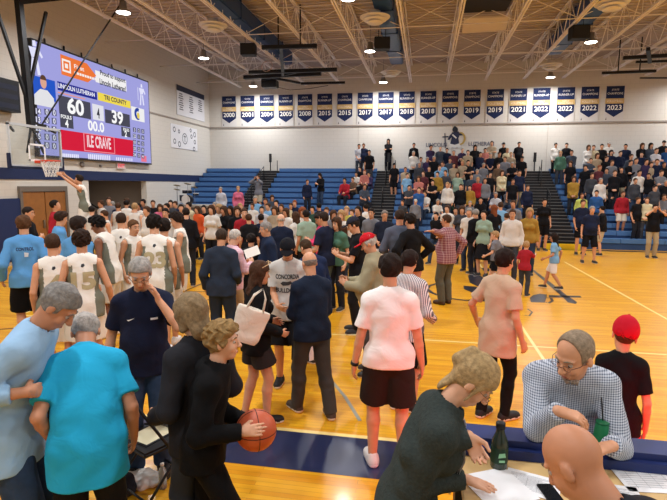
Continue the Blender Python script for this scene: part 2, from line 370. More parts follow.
def build_body(s, h, q):
    pts = np.array([s.P, s.N, s.HC, s.SR, s.SL, s.ER, s.EL, s.WR, s.WL, s.KR, s.KL, s.AR, s.AL, s.WR+s.DR*.2, s.WL+s.DL*.2, s.AR+s.TR*.2, s.AL+s.TL*.2, s.HC+s.hfr[2]*.13*s.hs])
    lo, hi = pts.min(0)-.13, pts.max(0)+.13; lo[2] = max(lo[2], -.03) if not q.get('sit') else lo[2]
    s.lo, s.hi = lo-.05, hi+.05
    F = Field(lo, hi, h); R, Fd, U = s.hfr; hs = s.hs; det = h < .013; fem = s.fem
    torso(F, s, -.004)
    for S_, E_, W_ in ((s.SR, s.ER, s.WR), (s.SL, s.EL, s.WL)):
        F.cap(S_, E_, .047-.007*fem, .036-.004*fem, k=.025); m = E_+(W_-E_)*.3
        F.cap(E_, m, .036-.004*fem, .037-.005*fem, k=.01); F.cap(m, W_, .037-.005*fem, .0245-.002*fem, k=.01)
    big = .0 if h < .013 else h*.18
    hand(F, s.WR, s.DR, s.NR, True, q.get('cr', q.get('curl', .35)), 1-.08*fem, big); hand(F, s.WL, s.DL, s.NL, False, q.get('cl', q.get('curl', .35)), 1-.08*fem, big)
    for H_, K_, A_, T_ in ((s.HR, s.KR, s.AR, s.TR), (s.HL, s.KL, s.AL, s.TL)):
        F.cap(H_, K_, .084, .055, k=.03); m = K_+(A_-K_)*.3; bk = nrm(np.cross(A_-K_, np.cross(T_, A_-K_)))
        back = -nrm(T_-(T_@nrm(A_-K_))*nrm(A_-K_))
        F.cap(K_, m+back*.012, .052, .055, k=.015); F.cap(m+back*.012, A_, .055, .036, k=.015)
        F.cap(A_-V3(0, 0, .045)-T_*.03, A_-V3(0, 0, .052)+T_*.14, .034, .028, k=.015)
    F.cap(s.N-s.nd*.03, s.HC-U*.03*hs-Fd*.012, .056-.008*fem, .052-.007*fem, k=.02)
    hp = lambda x, y, z: head_pt(s, x, y, z); fr = s.hfr
    F.ell(hp(0, -.012, .035), np.array((.073, .093, .088))*hs, fr, k=.02)
    F.ell(hp(0, .028, -.035), np.array((.056, .06, .078))*hs, fr, k=.025)
    F.ell(hp(0, .052, -.092), np.array((.032, .026, .022))*hs, fr, k=.02)
    F.cap(hp(0, .085, .012), hp(0, .109, -.026), .009*hs, .0135*hs, k=.01)
    for sg in (-1, 1): F.ell(hp(.077*sg, -.008, -.004), np.array((.01, .02, .031))*hs, fr, k=.008)
    if det:
        for sg in (-1, 1):
            F.ell(hp(.032*sg, .098, .01), np.array((.018, .016, .012))*hs, fr, k=0, sub=True)
            F.cap(hp(.012*sg, .083, .032), hp(.05*sg, .068, .03), .009*hs, .007*hs, k=.01)
            F.ell(hp(.034*sg, .062, -.03), np.array((.022, .018, .022))*hs, fr, k=.02)
            F.ell(hp(.012*sg, .1, -.028), np.array((.009, .009, .008))*hs, fr, k=.006)
        F.cap(hp(-.02, .082, -.06), hp(.02, .082, -.06), .0085*hs, k=.006); F.cap(hp(-.016, .08, -.072), hp(.016, .08, -.072), .009*hs, k=.006)
    me = F.mesh('body'); return me
def clothF(s, h): return Field(s.lo-.03, s.hi+.03, h)
def build_top(s, h, q, t):
    F = clothF(s, h); o = t.get('o', .014); hem = t.get('hem', .1); kind = t['k']
    F.hemp = None
    torso(F, s, o, hem=hem, k=.05, flare=t.get('flare', 0))
    F.plane(s.P-V3(0, 0, hem), (0, 0, -1)) if hem is not None else None
    if kind == 'tank':
        for S_, sg in ((s.SR, 1), (s.SL, -1)):
            F.ell(S_+s.lat*sg*.035-s.d2*.03, (.062, .13, .14), k=0, sub=True)
    for S_, E_, W_ in ((s.SR, s.ER, s.WR), (s.SL, s.EL, s.WL)):
        if kind == 'tank': continue
        if kind == 'tee':
            e = S_+(E_-S_)*.74; F.cap(S_, e, .044+o*.6, .056+o*.6, k=.025, cutb=.0)
        else:
            F.cap(S_, E_, .045+o, .040+o, k=.025); c = t.get('cuff', 1.0)
            F.cap(E_, E_+(W_-E_)*c, .040+o*.9, .031+o*.7, k=.02, cutb=.0)
    nr = t.get('neck', .062)
    Nn = s.N; nd = s.nd
    def fn(X, Y, Z):
        x, y, z = X-Nn[0], Y-Nn[1], Z-Nn[2]; tt = x*nd[0]+y*nd[1]+z*nd[2]
        r = np.sqrt(np.maximum((x-tt*nd[0])**2+(y-tt*nd[1])**2+(z-tt*nd[2])**2, 0)); return np.maximum(r-nr, -tt-.035)
    F.add(fn, Nn, .16, 0, sub=True)
    if t.get('collar'):
        ring = [s.N-nd*.012+(s.lat*cos(a)+s.fr*sin(a))*.069+nd*(.026-.018*sin(a)) for a in np.linspace(0, 2*pi, 17)]
        for a, b in zip(ring, ring[1:]): F.cap(a, b, .0125, k=.012)
    if t.get('hood'):
        for a in np.linspace(pi*1.02, pi*1.98, 8): F.ell(s.N-nd*.01+(s.lat*cos(a)+s.fr*sin(a))*.085, (.04, .04, .035), k=.04)
    if t.get('hemband'): F.cap(s.P-V3(0, 0, hem-.02), s.P-V3(0, 0, hem-.025), .16, k=.01, fl=(s.pfr, .85))
    F.plane(s.P-V3(0, 0, hem), (0, 0, -1))
    me = F.mesh('top', noise=.0038 if h < .013 else 0, nf=29)
    if t.get('side'):
        n = len(me.polygons); co = np.empty(n*3); me.polygons.foreach_get('center', co); co = co.reshape(-1, 3)
        x = np.abs((co-s.Ch)@s.lat); y = (co-s.P)@s.fr
        mi = ((x > .106) & (co[:, 2] < s.Ch[2]+.1)).astype(np.int32); me.materials.append(None); me.materials.append(None)
        me.polygons.foreach_set('material_index', mi)
    return me
def build_bottom(s, h, q, t):
    F = clothF(s, h); o = t.get('o', .013); k = t['k']; w = 1+.10*s.fat
    F.cap(s.P-s.plat*.035, s.P+s.plat*.035, .116*w, k=.03, fl=(s.pfr, .92), off=o)
    F.cap(s.P, s.Wst-s.d1*.04, .138*w, .125*w, k=.03, fl=(s.pfr, .76+.14*s.fat), off=o)
    if k == 'skirt':
        L = t.get('len', .5); m = (s.KR+s.KL)/2; e = s.P+(m-s.P)*L/.45; F.cap(s.P, e, .14, .16+t.get('flare', .04), k=.03, fl=(s.pfr, .85), cutb=0)
    for H_, K_, A_ in ((s.HR, s.KR, s.AR), (s.HL, s.KL, s.AL)):
        if k == 'pants':
            F.cap(H_, K_, .086, .06, k=.03, off=o)
            e = A_+(A_-K_)*.06; T_ = s.TR if H_ is s.HR else s.TL; ax = nrm(A_-K_); m = K_+(A_-K_)*.3-nrm(T_-(T_@ax)*ax)*.012; lg = t.get('leg', 0)
            F.cap(K_, m, .058+lg, .059+lg, k=.02, off=o); F.cap(m, e, .059+lg, .05+lg, k=.02, off=o, cutb=0)
        elif k == 'shorts':
            f = t.get('len', .9); e = H_+(K_-H_)*f; F.cap(H_, e, .088, .078+t.get('flare', .008), k=.03, off=o, cutb=0)
        elif k == 'tights': F.cap(H_, K_, .086, .056, k=.03, off=.004); F.cap(K_, A_, .055, .039, k=.02, off=.004, cutb=0)
    F.plane(s.Wst-s.d1*.05, s.d1)
    return F.mesh('bottom', noise=.003 if h < .013 else 0, nf=24)
def build_shoe(s, h, right):
    A_, T_ = (s.AR, s.TR) if right else (s.AL, s.TL); T_ = nrm(T_)
    c = A_+T_*.05; F = Field(c-.2, c+.2, min(h, .012)); g = A_-V3(0, 0, .085)
    sd = nrm(np.cross(T_, V3(0, 0, 1))); 
    F.cap(g-T_*.035+V3(0, 0, .03), g+T_*.15+V3(0, 0, .03), .043, .041, k=.01, fl=(sd, 1.06))
    F.cap(g+V3(0, 0, .05), g+T_*.11+V3(0, 0, .04), .047, .04, k=.03); F.cap(g-T_*.02+V3(0, 0, .06), A_+V3(0, 0, .01), .044, .046, k=.02, cutb=0)
    F.plane(g, (0, 0, -1)); me = F.mesh('shoe')
    n = len(me.polygons); co = np.empty(n*3); me.polygons.foreach_get('center', co); z = co.reshape(-1, 3)[:, 2]
    me.materials.append(None); me.materials.append(None); me.polygons.foreach_set('material_index', (z < g[2]+.026).astype(np.int32)); return me
def build_hair(s, h, st):
    hs = s.hs; R, Fd, U = s.hfr; c = s.HC; kind = st[0]; th = {'buzz': .005, 'short': .008, 'thick': .015, 'curly': .021, 'bald': .003, 'receding': .005, 'tied': .012, 'long': .018, 'bob': .026}.get(kind, .016)
    F = Field(c-.26-(V3(0, 0, .22) if kind in ('long', 'tied') else 0), c+.24, h)
    hp = lambda x, y, z: head_pt(s, x, y, z)
    F.ell(hp(0, -.014, .038), (np.array((.076, .095, .09))+th)*hs, s.hfr, k=0)
    if kind in ('thick', 'curly'): F.ell(hp(0, .02, .085), np.array((.066, .07, .05))*hs, s.hfr, k=.03)
    X, Y, Z = F.ax; X, Y, Z = X[:, None, None]-c[0], Y[None, :, None]-c[1], Z[None, None, :]-c[2]
    lx, ly, lz = ((X*a[0]+Y*a[1]+Z*a[2])/hs for a in (R, Fd, U))
    hl = {'bald': .2, 'receding': .15}.get(kind, .078)
    if kind == 'bob' or kind == 'long': hl = .06
    if kind == 'tied': hl = .052
    side = .03 if kind not in ('long', 'bob') else .045
    rem = np.minimum(np.minimum(ly-side-.25*np.maximum(0, np.abs(lx)-.05)*0, hl-lz+(ly-.09)*.6), .1)
    d = np.maximum(F.d, rem*hs)
    low = {'long': -.2, 'bob': -.12}.get(kind)
    slope = np.maximum((-.028+.6*ly)-lz, -.075-lz)
    if low is None: d = np.maximum(d, slope*hs)
    if kind == 'bald': d = np.maximum(d, (lz-.028-.3*np.maximum(0, -ly-.02)*0)*hs)
    F.d = d.astype(f32)
    if kind in ('long', 'bob'):
        zz = -.27 if kind == 'long' else -.1; r = .05
        if kind == 'long': zz = -.16-st[2] if len(st) > 2 else -.27
        F.cap(hp(0, -.05, 0), hp(0, -.075, zz), .088*hs, .075*hs, k=.03, fl=(Fd, .55))
        for sg in (-1, 1): F.cap(hp(.068*sg, -.01, .04), hp(.075*sg, .0, zz*.75), .028*hs, .022*hs, k=.03)
        X = 0
    if kind == 'tied':
        F.ell(hp(0, -.09, .1), np.array((.024, .024, .018))*hs, s.hfr, k=.01); F.cap(hp(0, -.1, .09), hp(0, -.122, .02), .02*hs, .022*hs, k=.03); F.cap(hp(0, -.06, -.03), hp(0, -.07, -.12), .045*hs, .03*hs, k=.03, fl=(Fd, .5))
        for sg in (-1, 1): F.cap(hp(.07*sg, .03, .03), hp(.072*sg, .025, -.07), .012*hs, .006*hs, k=.01)
    if kind == 'bun': F.ell(hp(0, -.1, .09), np.array((.04, .04, .035))*hs, s.hfr, k=.01)
    nz = {'curly': .011, 'thick': .0075, 'bob': .004, 'long': .004, 'short': .0035, 'tied': .002}.get(kind, .0012)
    return F.mesh('hair', noise=nz*(1 if h < .02 else .6), nf=95 if kind == 'curly' else 60)
def build_cap(s, h, back=False):
    hs = s.hs; c = s.HC; F = Field(c-.25, c+.25, h); hp = lambda x, y, z: head_pt(s, x, y, z); sg = -1 if back else 1
    F.ell(hp(0, -.012, .042), np.array((.092, .11, .1))*hs, s.hfr, k=0); F.plane(hp(0, 0, s.capz), -(s.hfr[2]-.08*s.hfr[1]))
    F.ell(hp(0, -.012, .03), np.array((.083, .101, .094))*hs, s.hfr, k=0, sub=True)
    def brim():
        G = Field(c-.25, c+.25, h); G.ell(hp(0, sg*.105, .045), np.array((.076, .085, .011 if h < .012 else h*.7))*hs, s.hfr, k=0); G.plane(hp(0, sg*.07, 0), -sg*s.hfr[1]); return G.d
    F.d = np.minimum(F.d, brim()); F.ell(hp(0, -.012, .145), (.009, .009, .006), k=.004)
    return F.mesh('cap')

CACHE = {}
def cached(key, fn):
    if key not in CACHE: CACHE[key] = fn()
    return CACHE[key]
NPEOPLE = [0]
class PH: pass
def person(label, loc, h=1.75, face=180, pose='stand', top=('tee', '333333'), bot=('pants', '30343c'), hair=('short', '4a3526'), sk=0, shoes=('303030', 'e8e8e8'),
           cap=None, glasses=False, res=None, group=None, cat='person', eyes=None, hidden_legs=False, **kw):
    q = dict(POSES[pose]) if isinstance(pose, str) else dict(pose); q.update(kw)
    dist = math.hypot(loc[0], loc[1]); h_sc = h/1.75
    if res is None: res = .0065 if dist < 3.6 else .009 if dist < 6 else .012 if dist < 9 else .018 if dist < 13 else .024
    td = dict(k=top[0], **(top[3] if len(top) > 3 else {})); bd = dict(k=bot[0], **(bot[2] if len(bot) > 2 else {}))
    sv = cached(('sk', str(q)), lambda: skeleton(q))
    kb = (str(sorted(q.items(), key=str)), res)
    body = cached(('body',)+kb, lambda: build_body(sv, res, q))
    if not hasattr(sv, 'lo'): build_body(sv, .05, q)
    root = empty('person', loc, radians(face), h_sc, label, cat, group)
    o = PH(); o.root = root; o.s = sv; o.sc = h_sc
    o.body = link('body', body, skin(sk), root)
    cres = max(res, .008)
    tm = cached(('top', str(td))+kb, lambda: build_top(sv, cres, q, td))
    m = top[1]; m = cloth(m) if isinstance(m, str) else m
    ms = [m]
    if td.get('side'): ms = [m, cloth(td['side'])]
    nm = {'tee': 'shirt', 'long': 'shirt', 'tank': 'jersey', 'jacket': 'jacket'}.get(td['k'], 'shirt')
    if len(top) > 2 and top[2]: nm = top[2]
    o.top = link(nm, tm, ms, root)
    bm_ = cached(('bot', str(bd))+kb, lambda: build_bottom(sv, cres, q, bd))
    m = bot[1]; m = cloth(m) if isinstance(m, str) else m
    o.bot = link({'pants': 'trousers', 'shorts': 'shorts', 'skirt': 'skirt', 'tights': 'leggings'}[bd['k']], bm_, m, root)
    if not hidden_legs:
        for r in (True, False):
            link('shoe', cached(('shoe', r)+kb, lambda: build_shoe(sv, res*1.3, r)), [mat(shoes[0], .6), mat(shoes[1], .6)], root)
    if hair and hair[0] != 'none':
        o.hair = link('hair', cached(('hair', hair[0], hair[2] if len(hair) > 2 else 0)+kb, lambda: build_hair(sv, max(res*.9, .006), hair)), hairm(hair[1]), root)
    if cap:
        o.cap = link('cap', cached(('cap', len(cap) > 1)+kb, lambda: build_cap(sv, max(res*.9, .006), len(cap) > 1)), cloth(cap[0]), root)
    hs = sv.hs
    if eyes is None: eyes = dist < 13.5
    if eyes:
        def ball(mb, c, r, n=10):
            c = Vector(c); mb.lathe([(max(r*sin(pi*i/8), 1e-4), -r*cos(pi*i/8)) for i in range(9)], c, n)
        bcol = hair[1] if hair else '6a5a4a'
        for sg in (-1, 1):
            e = MB(); e.smooth = True; ball(e, head_pt(sv, .031*sg, .0705, .007), .0125*hs); e.m = 1; ball(e, head_pt(sv, .031*sg, .0785, .005), .0066*hs)
            link('eye', mb_mesh(e), [mat('b5a79c', .4), mat('2a1c14', .3)], root)
            b = MB(); b.tube([head_pt(sv, .013*sg, .0895, .031), head_pt(sv, .032*sg, .0865, .037), head_pt(sv, .05*sg, .0735, .031)], [.003, .0045, .002], 6)
            link('eyebrow', mb_mesh(b), hairm(bcol), root)
        l = MB(); l.tube([head_pt(sv, x, .0915-abs(x)*.25, -.0665-abs(x)*.05) for x in (-.022, -.01, 0, .01, .022)], [.002, .0045, .005, .0045, .002], 6)
        link('lips', mb_mesh(l), mat('a8604f', .5), root)
    if glasses:
        g = MB(); 
        for sg in (-1, 1):
            pts = [head_pt(sv, (.032*sg+.0205*cos(a)), .1, .004+.0145*sin(a)) for a in np.linspace(0, 2*pi, 17)]
            g.tube(pts, .0013, 6, cap=False); g.tube([head_pt(sv, .053*sg, .098, .008), head_pt(sv, .078*sg, .06, .012), head_pt(sv, .08*sg, -.01, .012)], .0018, 6)
        g.tube([head_pt(sv, -.009, .106, .006), head_pt(sv, .009, .106, .006)], .0018, 6)
        link('glasses', mb_mesh(g), mat(glasses if isinstance(glasses, str) else '4a4038', .3, metal=.4), root)
    NPEOPLE[0] += 1
    return o
def mb_mesh(mb, name='mesh'):
    me = bpy.data.meshes.new(name); me.from_pydata(mb.v, [], mb.f); me.polygons.foreach_set('material_index', mb.mi)
    me.polygons.foreach_set('use_smooth', mb.sm); me.update(); return me
def decal(p, txt, x, z, w=None, h=None, back=True, col='202020', name='lettering', poly=None, bold=.03, off=.004):
    """writing that lies on the cloth of person p: rays find the cloth surface"""
    me = p.top.data; bvh = BVHTree.FromPolygons([v.co for v in me.vertices], [tuple(f.vertices) for f in me.polygons])
    sg = -1 if back else 1
    vs, fs = [], []
    if txt:
        V, Fs, tw, th = text_mesh(txt, bold); sx = w/tw if w else h/th; sy = h/th if h else sx
        vs = [(a*sx, b*sy) for a, b in V]; fs = Fs
    else: vs, fs = [(a, b) for a, b in poly], [tuple(range(len(poly)))]
    import bmesh
    bm = bmesh.new(); bv = [bm.verts.new((a, b, 0)) for a, b in vs]
    for f in fs:
        try: bm.faces.new([bv[i] for i in f])
        except ValueError: pass
    bmesh.ops.triangulate(bm, faces=bm.faces)
    for _ in range(3):
        long = [e for e in bm.edges if e.calc_length() > .022]
        if long: bmesh.ops.subdivide_edges(bm, edges=long, cuts=1)
        bmesh.ops.triangulate(bm, faces=bm.faces)
    for v in bm.verts:
        px = x + (-v.co.x if not back else v.co.x); pz = z+v.co.y
        hit = bvh.ray_cast(Vector((px, sg*1.2, pz)), Vector((0, -sg, 0)))
        y = hit[0].y if hit[0] else 0
        v.co = Vector((px, y+sg*off, pz))
    me2 = bpy.data.meshes.new(name); bm.to_mesh(me2); bm.free()
    return link(name, me2, mat(col, .7), p.root if False else p.top)

# ================================================================== THE ROOM
WX, WY, RX = -11.85, 26.5, 17.5      # left wall, far wall, right extent of the hall
DECK = 8.5
def struct(o, label=None): return tag(o, label, kind='structure')
def wood_floor():
    m = bpy.data.materials.new('maple_floor'); m.use_nodes = True; N, L = m.node_tree.nodes, m.node_tree.links; b = N['Principled BSDF']
    tc = N.new('ShaderNodeTexCoord'); br = N.new('ShaderNodeTexBrick'); L.new(tc.outputs['Object'], br.inputs['Vector'])
    br.inputs['Scale'].default_value = 1; br.inputs['Brick Width'].default_value = 1.3; br.inputs['Row Height'].default_value = .057
    br.inputs['Mortar Size'].default_value = .0012; br.offset = .37; br.inputs['Bias'].default_value = 0
    br.inputs['Color1'].default_value = lin('d89314'); br.inputs['Color2'].default_value = lin('e8ae26'); br.inputs['Mortar'].default_value = lin('a56c22')
    nz = N.new('ShaderNodeTexNoise'); mp = N.new('ShaderNodeMapping'); mp.inputs['Scale'].default_value = (1.2, 14, 1); L.new(tc.outputs['Object'], mp.inputs[0]); L.new(mp.outputs[0], nz.inputs['Vector'])
    nz.inputs['Scale'].default_value = 1.3; nz.inputs['Detail'].default_value = 3
    mx = N.new('ShaderNodeMix'); mx.data_type = 'RGBA'; mx.blend_type = 'MULTIPLY'; r = N.new('ShaderNodeMapRange'); r.inputs[3].default_value = .84; r.inputs[4].default_value = 1.1
    L.new(nz.outputs[0], r.inputs[0]); mx.inputs[0].default_value = 1; L.new(br.outputs[0], mx.inputs[6]); L.new(r.outputs[0], mx.inputs[7]); L.new(mx.outputs[2], b.inputs['Base Color'])
    b.inputs['Roughness'].default_value = .34; b.inputs['Specular IOR Level'].default_value = .28; b.inputs['Coat Weight'].default_value = .16; b.inputs['Coat Roughness'].default_value = .12
    return m
def block_wall(col, name):
    m = bpy.data.materials.new(name); m.use_nodes = True; N, L = m.node_tree.nodes, m.node_tree.links; b = N['Principled BSDF']
    ge = N.new('ShaderNodeTexCoord'); sp = N.new('ShaderNodeSeparateXYZ'); L.new(ge.outputs['Object'], sp.inputs[0]); ad = N.new('ShaderNodeMath'); L.new(sp.outputs[0], ad.inputs[0]); L.new(sp.outputs[1], ad.inputs[1])
    cb = N.new('ShaderNodeCombineXYZ'); L.new(ad.outputs[0], cb.inputs[0]); L.new(sp.outputs[2], cb.inputs[1])
    br = N.new('ShaderNodeTexBrick'); L.new(cb.outputs[0], br.inputs['Vector']); br.inputs['Scale'].default_value = 1; br.inputs['Brick Width'].default_value = .4; br.inputs['Row Height'].default_value = .2; br.inputs['Mortar Size'].default_value = .006
    c = lin(col); br.inputs['Color1'].default_value = c; br.inputs['Color2'].default_value = c; br.inputs['Mortar'].default_value = tuple(v*.88 for v in c[:3])+(1,)
    L.new(br.outputs[0], b.inputs['Base Color']); b.inputs['Roughness'].default_value = .7; b.inputs['Specular IOR Level'].default_value = .2; return m
M_WALL = block_wall('d3cec4', 'painted_block'); M_NAVY = mat('1d2c55', .55); M_BLACK = mat('15161a', .5); M_WHITE = mat('e9e4da', .6); M_CREAM = mat('f0dfae', .45); M_STEEL = mat('f4eeea', .55); M_GREY = mat('8b8b8e', .6)
struct(MB().box((WX, -4, -.2), (RX, WY, 0)).build('floor', wood_floor()))
w = MB(); w.box((WX-.25, -4, 0), (WX, 16.1, DECK)).box((WX-.25, 19.87, 0), (WX, WY+.25, DECK)).box((WX-.25, 16.1, 2.5), (WX, 19.87, DECK)); struct(w.build('wall_left', M_WALL))
struct(MB().box((WX, WY, 0), (RX, WY+.25, DECK)).build('wall_far', M_WALL))
struct(MB().box((RX, -4, 0), (RX+.25, WY, DECK)).build('wall_right', M_WALL))
w = MB(); w.box((WX-3.6, 15.2, 0), (WX-3.4, 20.9, 2.8)).box((WX-3.4, 15.2, 0), (WX-.25, 15.4, 2.8)).box((WX-3.4, 20.7, 0), (WX-.25, 20.9, 2.8)).box((WX-3.6, 15.2, 2.75), (WX-.25, 20.9, 2.9)); struct(w.build('wall_corridor', mat('8d8177', .8)))
struct(MB().box((WX-3.6, 15.2, -.2), (WX-.0, 20.9, -.001)).build('floor_corridor', mat('5e554c', .7)))
# ceiling deck with ribs
w = MB(); w.box((WX, -4, DECK), (RX, WY, DECK+.1))
y = -4
while y < WY: w.box((WX, y, DECK-.04), (RX, y+.13, DECK)); y += .3
struct(w.build('ceiling', mat('bdb2ac', .8)))
k = 0; xj = .86-1.8*6
while xj < RX-.3:
    m = MB()
    for dx in (-.055, .025): m.box((xj+dx, -4, 7.5), (xj+dx+.045, 26.3, 7.56)).box((xj+dx, -4, 8.38), (xj+dx+.045, WY, 8.45))
    y = -3.4+(k % 2)*.5; up = True
    while y < 25.6:
        a, b = (7.55, 8.4) if up else (8.4, 7.55)
        m.tube([(xj, y, a), (xj, y+.75, b)], .017, 5, cap=False)
        if up: m.tube([(xj, y+.75, 7.55), (xj, y+.75, 8.4)], .012, 4, cap=False)
        up = not up; y += .75
    struct(m.build('ceiling_beam', M_STEEL)); xj += 1.8; k += 1
m = MB()
for yb in (2.5, 7.5, 12.5, 17.3, 21.2, 24.8):
    m.tube([(WX+.1, yb, 7.53), (RX-.1, yb, 7.53)], .018, 5); m.tube([(WX+.1, yb, 8.36), (RX-.1, yb, 8.36)], .018, 5)
    x = .86-1.8*6
    while x < RX-2.5: m.tube([(x, yb, 7.55), (x+1.8, yb, 8.36)], .014, 4); m.tube([(x, yb, 8.36), (x+1.8, yb, 7.55)], .014, 4); x += 1.8
struct(m.build('trim_1', M_STEEL))
# ledges, stripe, pads
struct(MB().box((WX, WY-.05, 5.42), (RX, WY, 5.49)).build('trim_2', mat('9c9288', .7)))
m = MB(); m.box((WX, 20.3, 5.42), (WX+.04, WY, 5.48)); struct(m.build('trim_3', mat('9c9288', .7)))
struct(MB().box((WX, -4, 2.5), (WX+.02, WY, 2.83)).build('trim_4', mat('1c2a52', .6)))
struct(MB().box((WX, WY-.03, 8.0), (RX, WY, 8.08)).build('trim_5', mat('c8bdb0', .7)))
for i, xx in enumerate((5.75, 1.2, -3.6)): struct(MB().box((xx, WY-.012, 3.1), (xx+.02, WY, 5.42)).build('trim_%d' % (6+i), mat('b3a99e', .7)))
pd = MB(); 
for y0 in (6.0, 7.25, 8.5, 9.75, 11.0): pd.box((WX, y0, .12), (WX+.07, y0+1.22, 1.95))
pd = pd  # wall pads are separate panels
for y0 in (8.1, 9.32, 10.54, 11.76):
    o = MB().box((WX+.001, y0, .12), (WX+.07, y0+1.2, 1.95)).build('wall_pad', M_NAVY, bevel=.02); tag(o, 'navy padded panel on the wall beside the brown wooden door', 'wall pad', 'navy wall pads')
# double door
dr = empty('door_1', (WX, 13.9, 0)); struct(dr)
MB().box((.002, -.9, 0), (.06, -.02, 2.12)).box((.002, .02, 0), (.06, .9, 2.12)).build('door_leaf', mat('9a6634', .45, noise=.2), dr)
MB().box((.0, -1.0, 0), (.09, -.9, 2.3)).box((.0, .9, 0), (.09, 1.0, 2.3)).box((.0, -.9, 2.14), (.088, .9, 2.3)).build('door_frame', mat('6f675e', .5), dr)
h = MB()
for yy in (-.16, .1): h.box((.07, yy, 1.0), (.11, yy+.06, 1.25))
h.build('door_handle', mat('b5b5b0', .3, metal=1), dr)
# stair rail in the corridor
o = MB().tube([(WX-1.2, 16.6, 2.1), (WX-1.2, 19.4, .9)], .03).tube([(WX-1.2, 16.6, 2.1), (WX-1.2, 16.6, 0)], .025).tube([(WX-1.2, 19.4, .9), (WX-1.2, 19.4, 0)], .025).build('handrail', M_BLACK); tag(o, 'sloping black handrail inside the dark wall opening', 'handrail')

r0 = empty('added_corridor_lamp', (WX-1.7, 18.0, 2.69), label='added unseen ceiling lamp brightening the corridor opening under the scoreboard', cat='lamp')  # out-of-view fixture, added so the corridor does not render black
MB().box((-.3, -.6, -.05), (.3, .6, .05)).build('housing', M_WHITE, r0); MB().box((-.27, -.57, -.06), (.27, .57, -.052)).build('diffuser', mat('fff2e0', emit=2), r0)
l_ = bpy.data.lights.new('added_corridor_light', 'AREA'); l_.shape = 'RECTANGLE'; l_.size = .5; l_.size_y = 1.1; l_.energy = 28; l_.color = (1, .9, .8); lo = bpy.data.objects.new('added_corridor_light', l_); COL.objects.link(lo); lo.parent = r0; lo.location = (0, 0, -.08)  # added fill light for the corridor interior

# ---------------- court markings
FL = .002
def gnd(x, y, z=FL): p = onZ(x, y, 0); return (p.x, p.y, z)
def strip(mb, pts, wdt, z=FL):
    pts = [Vector(p) for p in pts]; L_, R_ = [], []
    for i, p in enumerate(pts):
        d = (pts[min(i+1, len(pts)-1)]-pts[max(i-1, 0)]).normalized(); n = Vector((-d.y, d.x, 0))*wdt/2; L_.append(p+n); R_.append(p-n)
    for i in range(len(pts)-1): mb.sheet([(q.x, q.y, z) for q in (R_[i], R_[i+1], L_[i+1], L_[i])])
m = MB(); m.sheet([(-11.1, 3.86, FL), (15, 3.86, FL), (15, 4.5, FL), (-11.1, 4.5, FL)]); struct(m.build('floor_marking', mat('20294a', .32, coat=.3)))
m = MB(); strip(m, [(-11.1, 4.53, 0), (15, 4.53, 0)], .06); strip(m, [(1.69, 4.56, 0), (1.69, 10.6, 0)], .05); strip(m, [(1.69, 14.6, 0), (1.69, 17, 0)], .05)
strip(m, [(-7.3, 7.75, 0), (10.7, 7.75, 0)], .045)
for x in (-7.3, 4.42, 10.7): strip(m, [(x, 7.75, 0), (x, 16.9, 0)], .05, FL*1.3)
struct(m.build('floor_marking', mat('f2d98c', .35)))
m = MB(); strip(m, [(-11.1, 20.2, 0), (15, 20.2, 0)], .3); struct(m.build('floor_marking', mat('1b1c20', .4)))
m = MB(); arc = [(-9.9+6.02*cos(a), 12.1+6.02*sin(a), 0) for a in np.linspace(-pi/2, pi/2, 40)]; strip(m, [(-11.1, 6.08, 0)]+arc+[(-11.1, 18.12, 0)], .05, FL*1.6)
for y in (10.27, 13.93): strip(m, [(-11.1, y, 0), (-5.3, y, 0)], .05, FL*1.6)
strip(m, [(-5.3, 10.27, 0), (-5.3, 13.93, 0)], .05, FL*1.6); strip(m, [(-5.3+1.83*cos(a), 12.1+1.83*sin(a), 0) for a in np.linspace(-pi/2, pi/2, 20)], .05, FL*1.6)
struct(m.build('floor_marking', mat('5a3a20', .4)))
m = MB(); strip(m, [gnd(330, 379), gnd(345, 397), gnd(360, 421)], .04, FL*1.6); struct(m.build('floor_marking', mat('8f8f80', .4)))
# emblem painted at mid court
m = MB(); zz = lambda pts, z=FL*2.2: m.sheet([gnd(450+a/4.45, 230+b/4.45, z) for a, b in pts][::-1])
zz([(75,165),(108,168),(128,198),(150,215),(190,226),(238,228),(212,252),(120,250),(88,235),(80,205),(95,190)])
zz([(140,170),(236,176),(242,186),(150,183)]); zz([(362,178),(376,180),(450,236),(520,292),(566,322),(560,330),(525,323),(498,296),(430,238)])
zz([(355,302),(370,290),(400,284),(432,288),(430,300),(422,324),(360,322)]); zz([(440,290),(580,294),(586,301),(440,301)])
zz([(60,248),(110,252),(200,276),(190,291),(120,287),(62,264)]); zz([(70,315),(180,298),(232,306),(180,320)]); zz([(120,254),(225,262),(245,275),(225,282)])
zz([(232,182),(244,182),(248,226),(238,226)])
strip(m, [gnd(x, y) for x, y in ((450,284.5),(437,283.5),(429,286),(427,289),(432,293),(446,298),(465,300.5),(490,300))], .09, FL*2.2)
strip(m, [gnd(450+x/4.45, 230+y/4.45) for x, y in ((428,302),(450,304),(456,316),(440,326),(425,322))], .06, FL*2.2)
strip(m, [gnd(450+x/4.45, 230+y/4.45) for x, y in ((345,352),(366,366),(352,384),(333,380))], .035, FL*2.2)
struct(m.build('floor_marking', mat('252833', .35)))

